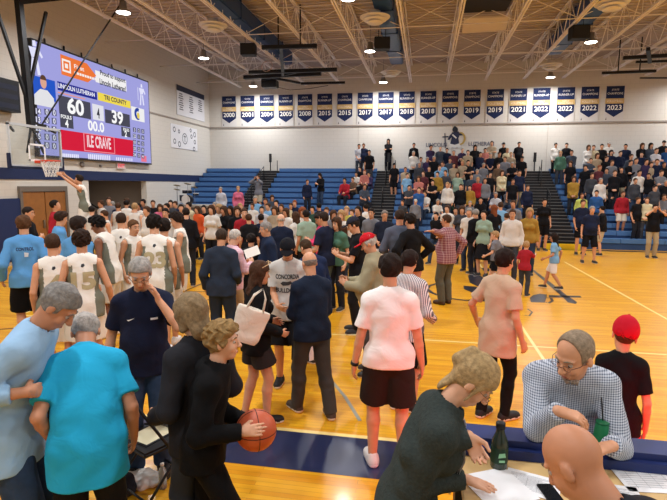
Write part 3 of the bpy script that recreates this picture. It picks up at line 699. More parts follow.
# ---------------- bleachers
ROWS, RISE, RUN, BY = 12, .255, .48, 20.6
def deck(r): return RISE*(r+1)
def yfront(r): return BY+RUN*r
M_BLUE, M_BLUE2 = mat('4874a8', .5), mat('2a4c7e', .55)
SECT = [(WX+.05, -8.8, 'blue bleacher section in the corner beside the drum kit'), (-7.7, -2.5, 'nearly empty blue bleacher section between the first two black aisles'),
        (-1.4, 4.5, 'crowded blue bleacher section below the wall emblem'), (5.8, 16.5, 'crowded blue bleacher section at the far right of the hall')]
for x0, x1, lb in SECT:
    r0 = empty('bleachers', ((x0+x1)/2, BY, 0), label=lb, cat='bleachers', group='blue bleacher sections'); hw = (x1-x0)/2
    for r in range(ROWS):
        y = RUN*r; m = MB(); m.box((-hw, y+.02, 0 if r == 0 else deck(r-1)-.02), (hw, y+(RUN+.04 if r < ROWS-1 else .58), deck(r))); m.build('deck', M_BLUE2, r0)
        m = MB(); n = max(1, round(2*hw/1.5)); sw = 2*hw/n
        for i in range(n): m.box((-hw+i*sw+.01, y-.03, deck(r)+.0), (-hw+(i+1)*sw-.01, y+.2, deck(r)+.17))
        m.build('bench', M_BLUE, r0)
for x0, x1, lb in ((-8.8, -7.7, 'black aisle steps in the bleachers nearest the drum kit'), (-2.5, -1.4, 'black aisle steps beside the seated red-shirted spectator'), (4.5, 5.8, 'black aisle steps between the two crowded stands')):
    r0 = empty('aisle_steps', ((x0+x1)/2, BY, 0), label=lb, cat='steps', group='black aisle steps'); hw = (x1-x0)/2-.01
    for r in range(ROWS):
        y = RUN*r; m = MB(); m.box((-hw, y-.1, 0 if r == 0 else deck(r-1)-.1), (hw, y+RUN if r < ROWS-1 else y+.58, deck(r)+.05)); m.box((-hw, y-.34, 0 if r == 0 else deck(r-1)-.05), (hw, y-.1, deck(r)-.08))
        m.build('step', M_BLACK, r0)
        m = MB(); m.box((-hw, y-.11, deck(r)+.03), (hw, y-.1, deck(r)+.055)); m.box((-hw, y-.35, deck(r)-.1), (hw, y-.34, deck(r)-.075)); m.build('nosing', mat('6c6c6c', .5), r0)
    MB().box((-hw-.02, -.42, 0), (hw+.02, -.35, .22)).build('kick_panel', mat('e8c520', .5), r0)
    yy = RUN*(ROWS-1)+.2; m = MB(); m.tube([(.0, yy, deck(11)), (0, yy, deck(11)+.85)], .03); m.tube([(.35, yy+.1, deck(11)), (.35, yy+.1, deck(11)+.6)], .022); m.box((-.06, yy-.05, deck(11)+.5), (.06, yy+.05, deck(11)+.95)); m.build('rail_post', M_BLACK, r0)
    for r in (4, 8):
        y = RUN*r; MB().tube([(0, y, deck(r)), (0, y, deck(r)+.75), (0, y+.5, deck(r+1)+.75), (0, y+.5, deck(r+1))], .018, 6).build('rail', M_BLACK, r0)

# ---------------- banners
YEARS = [(229,'2000',0,'GIRLS\nBASKETBALL'),(247.6,'2001',0,'GIRLS\nBASKETBALL'),(266.8,'2004',0,'VOLLEYBALL'),(285.8,'2005',1,'VOLLEYBALL'),(305,'2008',0,'GIRLS\nBASKETBALL'),(324.7,'2015',1,'GIRLS\nBASKETBALL'),
 (344.8,'2015',0,'VOLLEYBALL'),(365.2,'2017',0,'VOLLEYBALL'),(385.8,'2017',0,'VOLLEYBALL'),(406.7,'2018',1,'GIRLS\nBASKETBALL'),(428,'2018',1,'GIRLS\nBASKETBALL'),(450,'2019',0,'GIRLS\nBASKETBALL'),
 (472,'2019',0,'VOLLEYBALL'),(495,'2019',0,'VOLLEYBALL'),(518,'2021',1,'VOLLEYBALL'),(541,'2022',1,'GIRLS\nBASKETBALL'),(565.3,'2022',1,'GIRLS\nBASKETBALL'),(589.3,'2022',0,'VOLLEYBALL'),(614.2,'2023',0,'VOLLEYBALL')]
ux, uz = Vector((1, 0, 0)), Vector((0, 0, 1))
seen = {}
NEARB = ['beside the hall corner', 'first of its year', 'second of its year', 'third of its year']
cnt = {}
for px_, yr, ru, sport in YEARS:
    c = onY(px_, 107, WY-.03); cx = c.x; zc = 6.32; hw, hh = .43, .83
    cnt[yr] = cnt.get(yr, 0)+1; tot = sum(1 for q in YEARS if q[1] == yr)
    lb = 'navy and gold %s state %s wall banner reading %s' % (sport.replace('\n', ' ').lower(), 'runner-up' if ru else 'champions', yr)
    if tot > 1: lb = '%s of the %s wall banners reading %s, counted from the drum kit side' % (['first', 'second', 'third'][cnt[yr]-1], {2: 'two', 3: 'three'}[tot], yr)
    r0 = empty('championship_banner', (cx, WY-.02, zc), label=lb, cat='banner', group='championship banners on the far wall')
    MB().box((-hw, -.012, -hh), (hw, 0, hh)).build('banner_cloth', mat('cfcbc6', .8), r0)
    a = hw-.035
    m = MB(); m.prism([(-a, -.014, hh-.04), (-a, -.014, -.38), (0, -.014, -.64), (a, -.014, -.38), (a, -.014, hh-.04)][::-1], (0, -.003, 0)); m.build('navy_field', mat('14234c', .8), r0)
    MB().box((-a-.02, -.022, -.02), (a+.02, -.018, .22)).build('gold_band', mat('c9a86c', .7), r0)
    m = MB(); text_on(m, 'STATE', (0, -.026, .62), ux, uz, h=.08, bold=0); text_on(m, 'RUNNER-UP' if ru else 'CHAMPIONS', (0, -.026, .45), ux, uz, w=.68, h=.1, bold=0); text_on(m, yr, (0, -.026, -.2), ux, uz, w=.64, h=.23, bold=.015)
    m.build('lettering', mat('f0ece4', .7), r0)
    m = MB()
    if '\n' in sport: text_on(m, 'GIRLS', (0, -.026, .155), ux, uz, w=.3, h=.075, bold=0); text_on(m, 'BASKETBALL', (0, -.026, .05), ux, uz, w=.68, h=.085, bold=0)
    else: text_on(m, sport, (0, -.026, .1), ux, uz, w=.7, h=.11, bold=0)
    m.build('sport_lettering', mat('efe3cc', .7), r0)
    m = MB(); m.prism([(-a+.04, -.013, -hh+.06), (-a+.09, -.013, -hh+.06), (-a+.07, -.013, -hh+.19)], (0, -.003, 0)); m.build('small_crest', M_BLACK, r0)
# wall lettering and emblem
m = MB()
def wtext(t, x0, y0, x1, y1, **k):
    a, b = onY(x0, y0, WY-.015), onY(x1, y1, WY-.015); text_on(m, t, ((a.x+b.x)/2, WY-.015, (a.z+b.z)/2), ux, uz, w=b.x-a.x, h=k.get('h', .2))
wtext('LINCOLN', 426, 145, 447, 144.5); wtext('LUTHERAN', 468.5, 144, 494, 143.5)
tag(m.build('wall_lettering', mat('6a6c78', .7)), 'dark wall lettering split either side of the armoured figure emblem', 'lettering')
def wall_poly(mb, pts, ox, oy, s, Y, th=-.006): 
    P = []
    for a, b in pts: p = onY(ox+a/s, oy+b/s, Y); P.append((p.x, Y, p.z))
    mb.prism(P[::-1], (0, th, 0))
em = empty('wall_emblem', (2.0, WY-.01, 4.6), label='painted emblem of an armoured figure with cross staff and round shield', cat='emblem')
def wp(name, polys, col, Y=WY-.014):
    m = MB()
    for p in polys: wall_poly(m, p, 440, 120, 5.0, Y)
    o = m.build(name, mat(col, .7), em); o.location = (-2.0, -(WY-.01), -4.6); return o
# (coordinates are fifths of a pixel from 440,120)
circ = lambda cx, cy, rx, ry, a0=0, a1=360, n=22: [(cx+rx*cos(radians(a)), cy+ry*sin(radians(a))) for a in np.linspace(a0, a1, n)]
wp('figure_body', [[(60,62),(92,56),(98,75),(92,92),(96,118),(72,124),(50,120),(58,92)], [(58,66),(46,80),(38,98),(46,100),(60,84)], [(92,60),(112,66),(118,76),(98,78)]], '2a3048')
wp('figure_cloth', [[(50,118),(74,124),(98,116),(104,134),(94,140),(84,134),(74,142),(62,136),(54,144),(46,134)], [(64,70),(84,88),(80,94),(60,76)]], 'd9d6d0', WY-.022)
wp('helmet', [circ(76, 48, 14, 15), [(68,36),(75,29),(82,36)]], '23262f', WY-.022)
wp('cross_staff', [[(22,66),(27,66),(29,140),(24,140)], [(12,82),(42,80),(42,86),(12,88)]], '2a3048')
wp('shield', [circ(104, 92, 24, 32, -100, 100)+circ(100, 92, 18, 26, 100, -100)], 'b89a52', WY-.026)

# ---------------- scoreboard on the left wall
SX = WX+.16
sb = empty('video_scoreboard', (WX, 16.9, 3.2), label='large lit video scoreboard on the side wall showing 60 to 39', cat='scoreboard')
def sp(x, y): p = onX(x, y, SX+.01); return (p.y, p.z)
def sbox(name, mb): o = mb.build(name[0], name[1], sb); o.location = (-WX, -16.9, -3.2); return o
sbox(('cabinet', mat('26262b', .5)), MB().box((WX+.01, 13.66, 3.2), (SX, 20.1, 6.68)))
sbox(('screen', mat('a3a3e2', emit=SCREEN_E)), MB().box((SX, 13.72, 3.26), (SX+.01, 20.04, 6.62)))
LAY = {}
def quad(mb, x0, y0, x1, y1, z=.014, sk=None):   # corners given in the photograph, squared up on the board
    a, b = sp(x0, y0), sp(x1, y1); X = SX+z
    mb.prism([(X, a[0], a[1]), (X, b[0], a[1]), (X, b[0], b[1]), (X, a[0], b[1])], (.003, 0, 0)); return a, b
E_ = lambda c, k=1.0: mat(c, emit=SCREEN_E*k)
def blk(name, col, rects, z=.014):
    m = MB()
    for r in rects: quad(m, *r, z=z)
    return sbox((name, E_(col)), m)
def stx(name, col, items, z=.02):
    m = MB()
    for t, x, y, w_, h_ in items:
        p = sp(x, y); text_on(m, t, (SX+z, p[0], p[1]), (0, 1, 0), (0, 0, 1), w=w_, h=h_, bold=.03)
    return sbox((name, E_(col)), m)
blk('player_portrait', '1d55c8', [(32.5,75,56,102)])
m = MB(); p = sp(43.5, 88); m.prism([(SX+.02, p[0]+.13*cos(a), p[1]+.17+.19*sin(a)) for a in np.linspace(0, 2*pi, 16)[:-1]], (.002, 0, 0)); sbox(('portrait_face', E_('e0a890')), m)
m = MB(); m.prism([(SX+.018, p[0]+a, p[1]+b) for a, b in ((-.42,-.55),(.42,-.55),(.4,-.25),(.15,-.05),(-.15,-.05),(-.4,-.25))], (.002, 0, 0)); sbox(('portrait_jersey', E_('e6e6ea')), m)
m = MB(); m.prism([(SX+.019, p[0]+.13*cos(a), p[1]+.24+.15*sin(a)) for a in np.linspace(0, pi, 10)], (.004, 0, 0)); sbox(('portrait_hair', E_('5a3c28')), m)
blk('name_panel', '1a2690', [(57,81,97,100)]); blk('score_panel', '474756', [(58,94.8,91,119.5),(104.5,109,130,127.5)]); blk('visitor_panel', 'f4dc50', [(97.5,92,130.5,108.5)])
blk('colour_rule', 'f09a80', [(57.5,91.7,85,99.6)], z=.0165); blk('period_panel', 'e6e6ee', [(92,103.5,104,121.5)])
blk('foul_panel', '474756', [(59.5,112.5,73.5,129),(121,126.5,130.5,137.5)]); blk('sponsor_panel', 'd81438', [(60.5,129.5,133.5,156.5)], z=.013)
blk('sponsor_frame', 'f08c9a', [(83,132.5,115,154)], z=.016); blk('sponsor_box', 'd81438', [(84,133.5,114.2,153)], z=.018); blk('visitor_crest_panel', 'f2f2f2', [(131,106,144.5,122.5)])
blk('corner_patch', 'f07890', [(141,155.5,146.5,162)])
m = MB(); quad(m, 95, 70, 126.5, 91.5, z=.013); sbox(('support_panel', E_('f6f4f4')), m)
a, b = sp(60, 54), sp(60, 74); c = sp(96, 76); d = sp(87, 70)
m = MB(); m.prism([(SX+.017, a[0], a[1]), (SX+.017, d[0], a[1]), (SX+.017, c[0], (a[1]+b[1])/2), (SX+.017, d[0], b[1]), (SX+.017, a[0], b[1])], (.003, 0, 0)); sbox(('orange_arrow', E_('f27a38')), m)
m = MB(); q = sp(66, 64); zc = (a[1]+b[1])/2
for (y0, z0, y1, z1) in ((-.2,-.2,.2,-.14),(-.2,.14,.2,.2),(-.2,-.2,-.14,.2),(.14,-.2,.2,.2),(-.07,-.07,.07,.07)): m.prism([(SX+.022, q[0]+y0, zc+z0), (SX+.022, q[0]+y1, zc+z0), (SX+.022, q[0]+y1, zc+z1), (SX+.022, q[0]+y0, zc+z1)], (.002, 0, 0))
text_on(m, 'First', (SX+.022, q[0]+.62, zc+.08), (0, 1, 0), (0, 0, 1), w=.5, h=.14); 
for i in range(9): y0 = q[0]+.36+i*.13; m.prism([(SX+.022, y0, zc-.17), (SX+.022, y0+.1, zc-.17), (SX+.022, y0+.1, zc-.09), (SX+.022, y0, zc-.09)], (.002, 0, 0))
sbox(('arrow_mark', E_('fbf3ee')), m)
stx('support_text', '3a3a46', [('Proud to support', 113, 77.5, 1.55, .22), ('Lincoln Lutheran!', 113, 85.5, 1.6, .22)])
stx('team_name', 'f2f2ff', [('LINCOLN LUTHERAN', 77, 90.3, 1.82, .15)]); stx('visitor_name', '2a2a50', [('TRI COUNTY', 115.5, 100.3, 1.4, .17)])
stx('score', 'ffffff', [('60', 75.5, 106.8, .82, .54), ('39', 117.3, 117.6, .72, .5)]); stx('period', '2e2e3c', [('4', 98, 113.3, .16, .36)])
stx('clock', 'ffffff', [('00.0', 96, 126.5, .9, .36), ('FOULS', 66, 117, .5, .12), ('4', 66.5, 123.5, .16, .26), ('FOULS', 126, 129.8, .4, .12), ('2', 125.5, 134, .16, .24)])
stx('sponsor_name', 'f8d8e0', [('ILE CRAVE', 99, 142.5, 1.35, .42)], z=.026)
m = MB()
for x0, n, y in ((62, 9, 155.2), (88, 12, 156.5), (116, 9, 158.8)):
    for i in range(n):
        p = sp(x0+i*1.9, y+i*.13); hh = .06 if x0 != 88 else .09
        m.prism([(SX+.016, p[0], p[1]-hh), (SX+.016, p[0]+.07, p[1]-hh), (SX+.016, p[0]+.07, p[1]+hh), (SX+.016, p[0], p[1]+hh)], (.002, 0, 0))
sbox(('address_line', E_('e8e8ff')), m)
# statistics cells
m, n_ = MB(), MB()
cells = []
for r in range(5):
    for cidx, (x0, x1) in enumerate(((35, 41), (44, 49.5), (51.5, 56.5))):
        y0 = 107.5+r*8.3+cidx*1.3*.6
        quad(m, x0, y0+.3, x1, y0+6.9+.3); p = sp((x0+x1)/2, y0+3.8); text_on(n_, [['14','0','0'],['13','0','0'],['22','0','0'],['15','0','0'],['4','0','0']][r][cidx], (SX+.02, p[0], p[1]), (0, 1, 0), (0, 0, 1), h=.17)
for r in range(5):
    for cidx, (x0, x1) in enumerate(((132.8, 136), (137.2, 140.2), (141.2, 144.2))):
        y0 = 127.3+r*6.2+cidx*.8
        quad(m, x0, y0, x1, y0+5); p = sp((x0+x1)/2, y0+2.6); text_on(n_, [['3','2','5'],['22','1','6'],['10','4','2'],['33','2','8'],['24','3','4']][r][cidx], (SX+.02, p[0], p[1]), (0, 1, 0), (0, 0, 1), h=.13)
sbox(('statistics_cells', E_('5a5a78')), m); sbox(('statistics_numbers', E_('f0f0ff')), n_)
# crest of the visitors and white figure marks
p = sp(137.5, 114); m = MB(); m.prism([(SX+.02, p[0]+.24*cos(a), p[1]+.24*sin(a)) for a in np.linspace(radians(60), radians(300), 14)]+[(SX+.02, p[0]+.1*cos(a), p[1]+.1*sin(a)) for a in np.linspace(radians(300), radians(60), 14)], (.002, 0, 0)); sbox(('crest_arch', E_('1c3fa0')), m)
m = MB(); m.prism([(SX+.021, p[0]+.03+.1*cos(a), p[1]-.06+.13*sin(a)) for a in np.linspace(0, 2*pi, 12)[:-1]], (.002, 0, 0)); sbox(('crest_face', E_('e8d060')), m)
m = MB()
for (x, y, s_) in ((34.5, 58, 1), (141.5, 95, .85)):
    p = sp(x, y)
    for a in ([(-.05,.5),(.06,.52),(.1,.36),(-.06,.34)], [(-.22,.3),(.2,.32),(.12,.05),(-.12,.0)], [(-.12,0),(-.02,0),(-.08,-.5),(-.2,-.5)], [(.02,0),(.12,0),(.2,-.46),(.08,-.48)], [(.2,.3),(.34,.1),(.28,.05),(.14,.2)], [(-.34,.3),(-.3,.3),(-.3,-.3),(-.34,-.3)]):
        m.prism([(SX+.016, p[0]+u*s_, p[1]+v*s_) for u, v in a], (.002, 0, 0))
sbox(('figure_mark', E_('e6e6ff')), m)
m = MB()
for i in range(7): m.box((WX+.05, 14.3+i*.85, 6.68), (WX+.09, 14.34+i*.85, 6.84))
sbox(('lifting_eye', M_BLACK), m)
# posters, exit sign, small boxes
def wallbox(name, x0, y0, x1, y1, th, col, label, cat, lw=WX+.001):
    a, b = onX(x0, y0, lw), onX(x1, y1, lw); r0 = empty(name, (lw, (a.y+b.y)/2, (a.z+b.z)/2), label=label, cat=cat)
    hw, hh = abs(b.y-a.y)/2, abs(a.z-b.z)/2; return r0, hw, hh
r0, hw, hh = wallbox('record_board', 175.5, 84, 204, 122, .03, '', 'white record board with navy heading high on the side wall', 'sign')
MB().box((0, -hw, -hh), (.04, hw, hh)).build('board', mat('dddde0', .6), r0); MB().box((.042, -hw, hh*.62), (.046, hw, hh)).build('heading', mat('252b45', .6), r0)
m = MB()
for c_ in (-.72, -.02, .66):
    for i in range(8):
        if c_ > .5 and i > 5: continue
        ww = hw*(.2+.06*((i*7) % 3)); m.box((.042, hw*c_-ww/2, hh*(.42-i*.15)), (.044, hw*c_+ww/2, hh*(.42-i*.15)+.05))
m.build('record_lines', mat('55555c', .7), r0)
r0, hw, hh = wallbox('crest_poster', 170, 123, 197, 151, .02, '', 'white poster of small grey crests on the side wall below the record board', 'poster')
MB().box((0, -hw, -hh), (.03, hw, hh)).build('poster_sheet', mat('e3e3e6', .6), r0)
def ring(m, cy, cz, r, x=.032, t=.02, n=18):
    for i in range(n):
        a, b = 2*pi*i/n, 2*pi*(i+1)/n; m.sheet([(x, cy+q*cos(an), cz+q*sin(an)) for q, an in ((r, a), (r, b), (r-t, b), (r-t, a))])
m = MB(); ring(m, 0, -.05, .27, t=.04); m.box((.031, -.02, -.22), (.034, .02, .12)); m.box((.031, -.12, .03), (.034, .12, .07))
for cy, cz, r in ((-.72,.3,.13),(-.72,-.25,.13),(-.4,-.35,.14),(.45,.42,.1),(.75,.25,.14),(.75,-.12,.12),(.5,.12,.11),(.68,-.48,.12),(-.4,.25,.1)): ring(m, cy*hw/.95, cz, r, t=.045, n=10)
m.build('crest_marks', mat('3a3d4a', .7), r0)
r0, hw, hh = wallbox('exit_sign', 115.5, 162.5, 124, 169, .08, '', 'small lit red exit sign under the scoreboard', 'sign')
MB().box((0, -hw, -hh), (.07, hw, hh)).build('housing', mat('d8c8c4', .5), r0); m = MB(); text_on(m, 'EXIT', (.074, 0, 0), (0, 1, 0), (0, 0, 1), w=hw*1.6, h=hh*1.2); m.build('lettering', mat('e8485a', emit=1.2), r0)
for x, y, s_, lb in ((81.5, 164.5, .1, 'round grey speaker grille on the wall left of the small dark bell'), (100, 166, .05, 'small dark bell on the wall under the scoreboard')):
    p = onX(x, y, WX); o = MB().lathe([(s_, 0), (s_, .05), (s_*.7, .07)], (WX+.001, p.y, p.z), 16, Matrix.Rotation(pi/2, 3, 'Y')).build('wall_bell', mat('77706a', .5)); tag(o, lb, 'wall fitting')
a, b = onX(-30, 70, WX+.3), onX(20.5, 112, WX+.3)
a = Vector((0, 10.8, onX(0, 77, WX+.3).z)); b = Vector((0, onX(21, 112, WX+.3).y, onX(20, 113, WX+.3).z))
r0 = empty('wall_display', (WX, (a.y+b.y)/2, (a.z+b.z)/2), label='dark switched-off display box on the wall beside the video scoreboard', cat='display'); hw, hh = (b.y-a.y)/2, (a.z-b.z)/2
MB().box((.002, -hw, -hh), (.3, hw, hh)).build('housing', mat('14161c', .5), r0); m = MB()
for i in range(3): m.box((.301, -hw+.08, -hh+.08+i*(2*hh-.1)/3), (.306, hw-.08, -hh+i*(2*hh-.1)/3+.5*hh))
m.build('display_face', mat('23283a', .3), r0)

# ---------------- overhead: ducts, diffusers, speakers, lamps
for x_, ye, lb in ((-6.35, 22.6, 'left of the three navy ceiling ducts, nearest the scoreboard'), (-1.45, 23.3, 'middle navy ceiling duct between the roof trusses'), (4.95, 22.6, 'right navy ceiling duct above the crowded stands')):
    r0 = empty('air_duct', (x_, 10, 8.0), label=lb, cat='duct', group='navy ceiling ducts')
    MB().box((-.28, -14, -.28), (.28, ye-10, .28)).build('duct', mat('24467c', .45), r0, bevel=.04)
    m = MB(); 
    for y in np.arange(-13, ye-10, 2.4): m.box((-.3, y, -.3), (.3, y+.05, .3))
    m.build('duct_joint', mat('1f3c6c', .45), r0)
for x, y, lb in ((213, 25, 'white round air diffuser under the duct nearest the scoreboard'), (375, 17, 'nearer white round air diffuser under the middle duct'), (391, 72, 'farther white round air diffuser under the middle duct'), (551, 65, 'farther white round air diffuser under the right duct'), (612, 3, 'nearer white round air diffuser under the right duct')):
    p = onZ(x, y, 7.55); r0 = empty('air_diffuser', p, label=lb, cat='air diffuser', group='round air diffusers')
    for i, (r1, z1) in enumerate(((.46, -.02), (.36, -.1), (.24, -.18))):
        MB().lathe([(r1, z1), (r1+.01, z1+.02), (r1*.72, z1+.07), (r1*.66, z1+.06)], n=26).build('ring', M_WHITE, r0)
    MB().tube([(0, 0, -.1), (0, 0, .19)], .17, 16).build('neck', M_WHITE, r0)
for x, y, lb in ((248.5, 50, 'black ceiling loudspeaker nearest the scoreboard'), (382, 44, 'black ceiling loudspeaker beside the middle duct'), (579, 33, 'black ceiling loudspeaker below the right duct')):
    p = onZ(x, y, 7.25); r0 = empty('ceiling_loudspeaker', p, radians(8), label=lb, cat='loudspeaker', group='black ceiling loudspeakers')
    MB().box((-.27, -.2, -.2), (.27, .2, .2)).build('cabinet', mat('17181c', .6), r0, bevel=.015); MB().box((-.24, -.215, -.17), (.24, -.2, .17)).build('grille', mat('2a2b30', .9), r0)
    MB().tube([(-.12, 0, .2), (-.12, 0, .48)], .012, 5).tube([(.12, 0, .2), (.12, 0, .48)], .012, 5).build('hanger', M_BLACK, r0)
LAMPS = [(x, y) for y in (-1.5, 3.6, 8.7, 14.0, 19.4, 25.2) for x in (-8.85, -2.22, 5.45, 12.3)]
lamp_lb = {(-8.85, 14.0): 'bright high bay lamp above the top edge of the scoreboard', (-8.85, 19.4): 'bright high bay lamp over the far end of the scoreboard', (-8.85, 25.2): 'bright high bay lamp just above the year 2001 banner', (-2.22, 19.4): 'bright high bay lamp beside the middle loudspeaker', (-2.22, 25.2): 'bright high bay lamp below the middle duct end', (5.45, 19.4): 'bright high bay lamp beside the right loudspeaker', (5.45, 25.2): 'bright high bay lamp above the two 2022 banners', (-2.22, 14.0): 'bright high bay lamp at the top edge between two trusses'}
ld = bpy.data.lights.new('lamp_light', 'AREA'); ld.shape = 'DISK'; ld.size = .42; ld.energy = LAMP_W; ld.color = (.97, .975, 1); ld.spread = radians(170)
for x, y in LAMPS:
    if not (-9 < x < 8 and y > 12) and (x, y) not in lamp_lb: lb = 'high bay lamp in the rows beyond the picture'
    else: lb = lamp_lb.get((x, y), 'high bay lamp in the rows beyond the picture')
    r0 = empty('high_bay_lamp', (x, y, 7.36), label=lb, cat='lamp', group='high bay ceiling lamps')
    MB().lathe([(.09, .3), (.11, .1), (.2, .02), (.22, -.02), (.2, -.02), (.16, .03)], n=20).build('housing', mat('9a9690', .4, metal=.6), r0)
    MB().lathe([(.01, -.03), (.19, -.02), (.19, 0), (.01, .0)], n=20).build('lens', mat('fff8ee', emit=14), r0)
    MB().tube([(0, 0, .3), (0, 0, 1.105)], .012, 6).build('stem', M_GREY, r0)
    lo = bpy.data.objects.new('lamp_light', ld); COL.objects.link(lo); lo.parent = r0; lo.location = (0, 0, -.06)
# folded backstops hung from the roof
def backstop(lb, segs, Z=7.1):
    c = onZ(segs[0][0], segs[0][1], Z); r0 = empty('folded_backstop', c, label=lb, cat='basketball hoop', group='folded backstops under the roof')
    for i, (x0, y0, x1, y1, w_) in enumerate(segs):
        a, b = onZ(x0, y0, Z)-c, onZ(x1, y1, Z)-c; MB().bar(a, b, w_, w_).build('frame_tube', M_BLACK, r0)
    a, b = onZ(segs[0][0], segs[0][1], Z)-c, onZ(segs[0][2], segs[0][3], Z)-c
    for t_ in (.3, .7): q = a+(b-a)*t_; MB().tube([q, q+Vector((0, 0, 8.47-Z))], .025, 6).build('hanger', M_BLACK, r0)
    return r0, c
r0, c = backstop('folded black basketball backstop hanging above the first banners', [(262,47.5,317,46,.13),(249,72.5,337,69.5,.14),(244,77.5,321,73.5,.16),(301,83.5,345,82.5,.1),(281,47,283,76,.12),(268,77,300,83,.09),(262,80,296,72,.1)])
p = onZ(270, 83, 7.0)-c; MB().box((p.x-.35, p.y-.25, p.z-.22), (p.x+.35, p.y+.25, p.z+.12)).build('winch_box', M_BLACK, r0, bevel=.03)
p = onZ(267, 66, 7.2)-c; m = MB(); m.tube([(p.x+.23*cos(a), p.y+.1*sin(a), p.z+.23*sin(a)) for a in np.linspace(0, 2*pi, 19)], .012, 6); m.build('rim', mat('d8b8a8', .5), r0)
m = MB(); m.tube([onZ(x, y, 7.0)-c for x, y in ((272, 86), (290, 90), (310, 88.5), (328, 85.5))], .015, 5); m.build('cable', M_BLACK, r0)
backstop('folded black backstop frame at the upper right under the roof', [(602,73,656,71,.1),(623,58,668,55.5,.12),(636,62,670,61,.08),(640,78,672,78,.06),(648,49,650,62,.12)])
m = MB(); P = [onZ(x, y, 7.75) for x, y in ((462, 33), (506, 30), (509, 17), (464, 18.5))]; m.prism(P, (0, 0, .05)); tag(m.build('acoustic_panel', mat('d9ccb8', .8)), 'flat beige panel hung between the roof trusses', 'panel')
m = MB(); P = [onZ(x, y, 7.9) for x, y in ((464, 13), (506, 11), (512, 0), (466, 0))]; m.prism(P, (0, 0, .25)); tag(m.build('roof_vent', mat('25252c', .8)), 'dark vent hood beyond the beige roof panel', 'vent')

# ---------------- basketball hoop in play
HX, HY = -10.35, 12.02
r0 = empty('basketball_hoop', (HX, HY, 2.83), label='glass backboard with orange rim and cut net hung on black masts', cat='basketball hoop')
MB().box((-.01, -.91, 0), (.01, .91, 1.07)).build('glass', mat('e8eeee', .04, alpha=.97), r0)
m = MB(); t = .045
for a, b in (((-.03,-.93,-.02),(.03,.93,t)), ((-.03,-.93,1.07-t),(.03,.93,1.09)), ((-.03,-.93,0),(.03,-.93+t,1.07)), ((-.03,.93-t,0),(.03,.93,1.07))): m.box(a, b)
m.build('board_frame', mat('c8cdd0', .4, metal=.3), r0)
m = MB()
for a, b in (((.012,-.3,.15),(.016,.3,.2)), ((.012,-.3,.56),(.016,.3,.61)), ((.012,-.3,.15),(.016,-.25,.61)), ((.012,.25,.15),(.016,.3,.61))): m.box(a, b)
m.build('target_square', mat('f0f0ee', .5), r0)
MB().box((-.05, -.95, -.06), (.05, .95, 0)).box((-.05, -.97, -.06), (.05, -.92, .32)).box((-.05, .92, -.06), (.05, .97, .32)).build('edge_padding', mat('1b2340', .6), r0, bevel=.01)
rc = Vector((.40, 0, .16)); m = MB(); m.tube([rc+Vector((.235*cos(a), .235*sin(a), 0)) for a in np.linspace(0, 2*pi, 25)], .016, 8, cap=False); m.box((.01, -.12, .1), (.17, .12, .17)); m.build('rim', mat('d8482c', .4), r0)
m = MB(); nn = 12
for i in range(nn):
    for sgn in (1, -1):
        m.tube([rc+Vector(((.235-.1*t_)*cos(2*pi*(i+sgn*t_*1.5)/nn), (.235-.1*t_)*sin(2*pi*(i+sgn*t_*1.5)/nn), -.42*t_)) for t_ in np.linspace(0, 1, 6)], .007, 5, cap=False)
m.build('net', mat('eeeeea', .8), r0)
def hb(name, segs, w_):
    for a, b in segs: MB().bar(Vector(a)-Vector((HX, HY, 2.83)), Vector(b)-Vector((HX, HY, 2.83)), w_).build(name, M_BLACK, r0)
bx = HX-.35
top = lambda x, y: onX(x, y, bx)
hb('mast', [(top(18, -6), top(31, 128))], .15); hb('brace', [(top(-5, 5), top(27, 100)), (top(46, 12), top(27, 100))], .07)
hb('crossbar', [(top(20, 2), top(82, -4))], .12); hb('bracket', [(top(31, 126), (HX-.03, HY-.3, 3.2)), (top(31, 126), (HX-.03, HY+.3, 3.2)), ((bx, HY-.35, 3.75), (HX-.03, HY-.8, 3.8)), (top(30, 120), (HX-.03, HY+.8, 3.8))], .05)
q = onY(125, -3, 15.5); hb('tie_rod', [(top(41, 126), q)], .035); p = top(42, 126)-Vector((HX, HY, 2.83)); MB().box((p.x-.05, p.y-.12, p.z-.05), (p.x+.05, p.y+.12, p.z+.05)).build('coupling', M_BLACK, r0)

# ================================================================== FURNITURE AND SMALL THINGS
TZ = 1.05; TY0, TY1, TX0, TX1 = .75, 2.5, .2, 3.4
r0 = empty('scorers_table', (1.75, 2.0, 0), label='long padded scorers table covered in tan paper at the lower right', cat='table')
L_ = lambda x, y, z: (x-1.75, y-2.0, z)
MB().box(L_(TX0, TY0, TZ-.04), L_(TX1, TY1, TZ)).build('table_top', mat('cfae76', .55, noise=.06, scale=.5), r0, bevel=.006)
MB().box(L_(TX0-.02, TY1-.02, TZ-.14), L_(TX1+.02, TY1+.2, TZ+.085)).build('edge_pad', mat('1f2f66', .5), r0, bevel=.035)
MB().box(L_(TX0, TY1+.06, .12), L_(TX1, TY1+.2, TZ-.14)).build('display_cabinet', mat('1a1c24', .5), r0)
MB().box(L_(TX0+.04, TY1+.2, .16), L_(TX1-.04, TY1+.215, TZ-.2)).build('display_panel', mat('ff1a2e', emit=PANEL_E), r0)
for x in (TX0+.1, TX1-.1):
    for y in (TY0+.1, TY1-.1): MB().tube([L_(x, y, 0), L_(x, y, TZ-.04)], .025).build('leg', M_BLACK, r0)
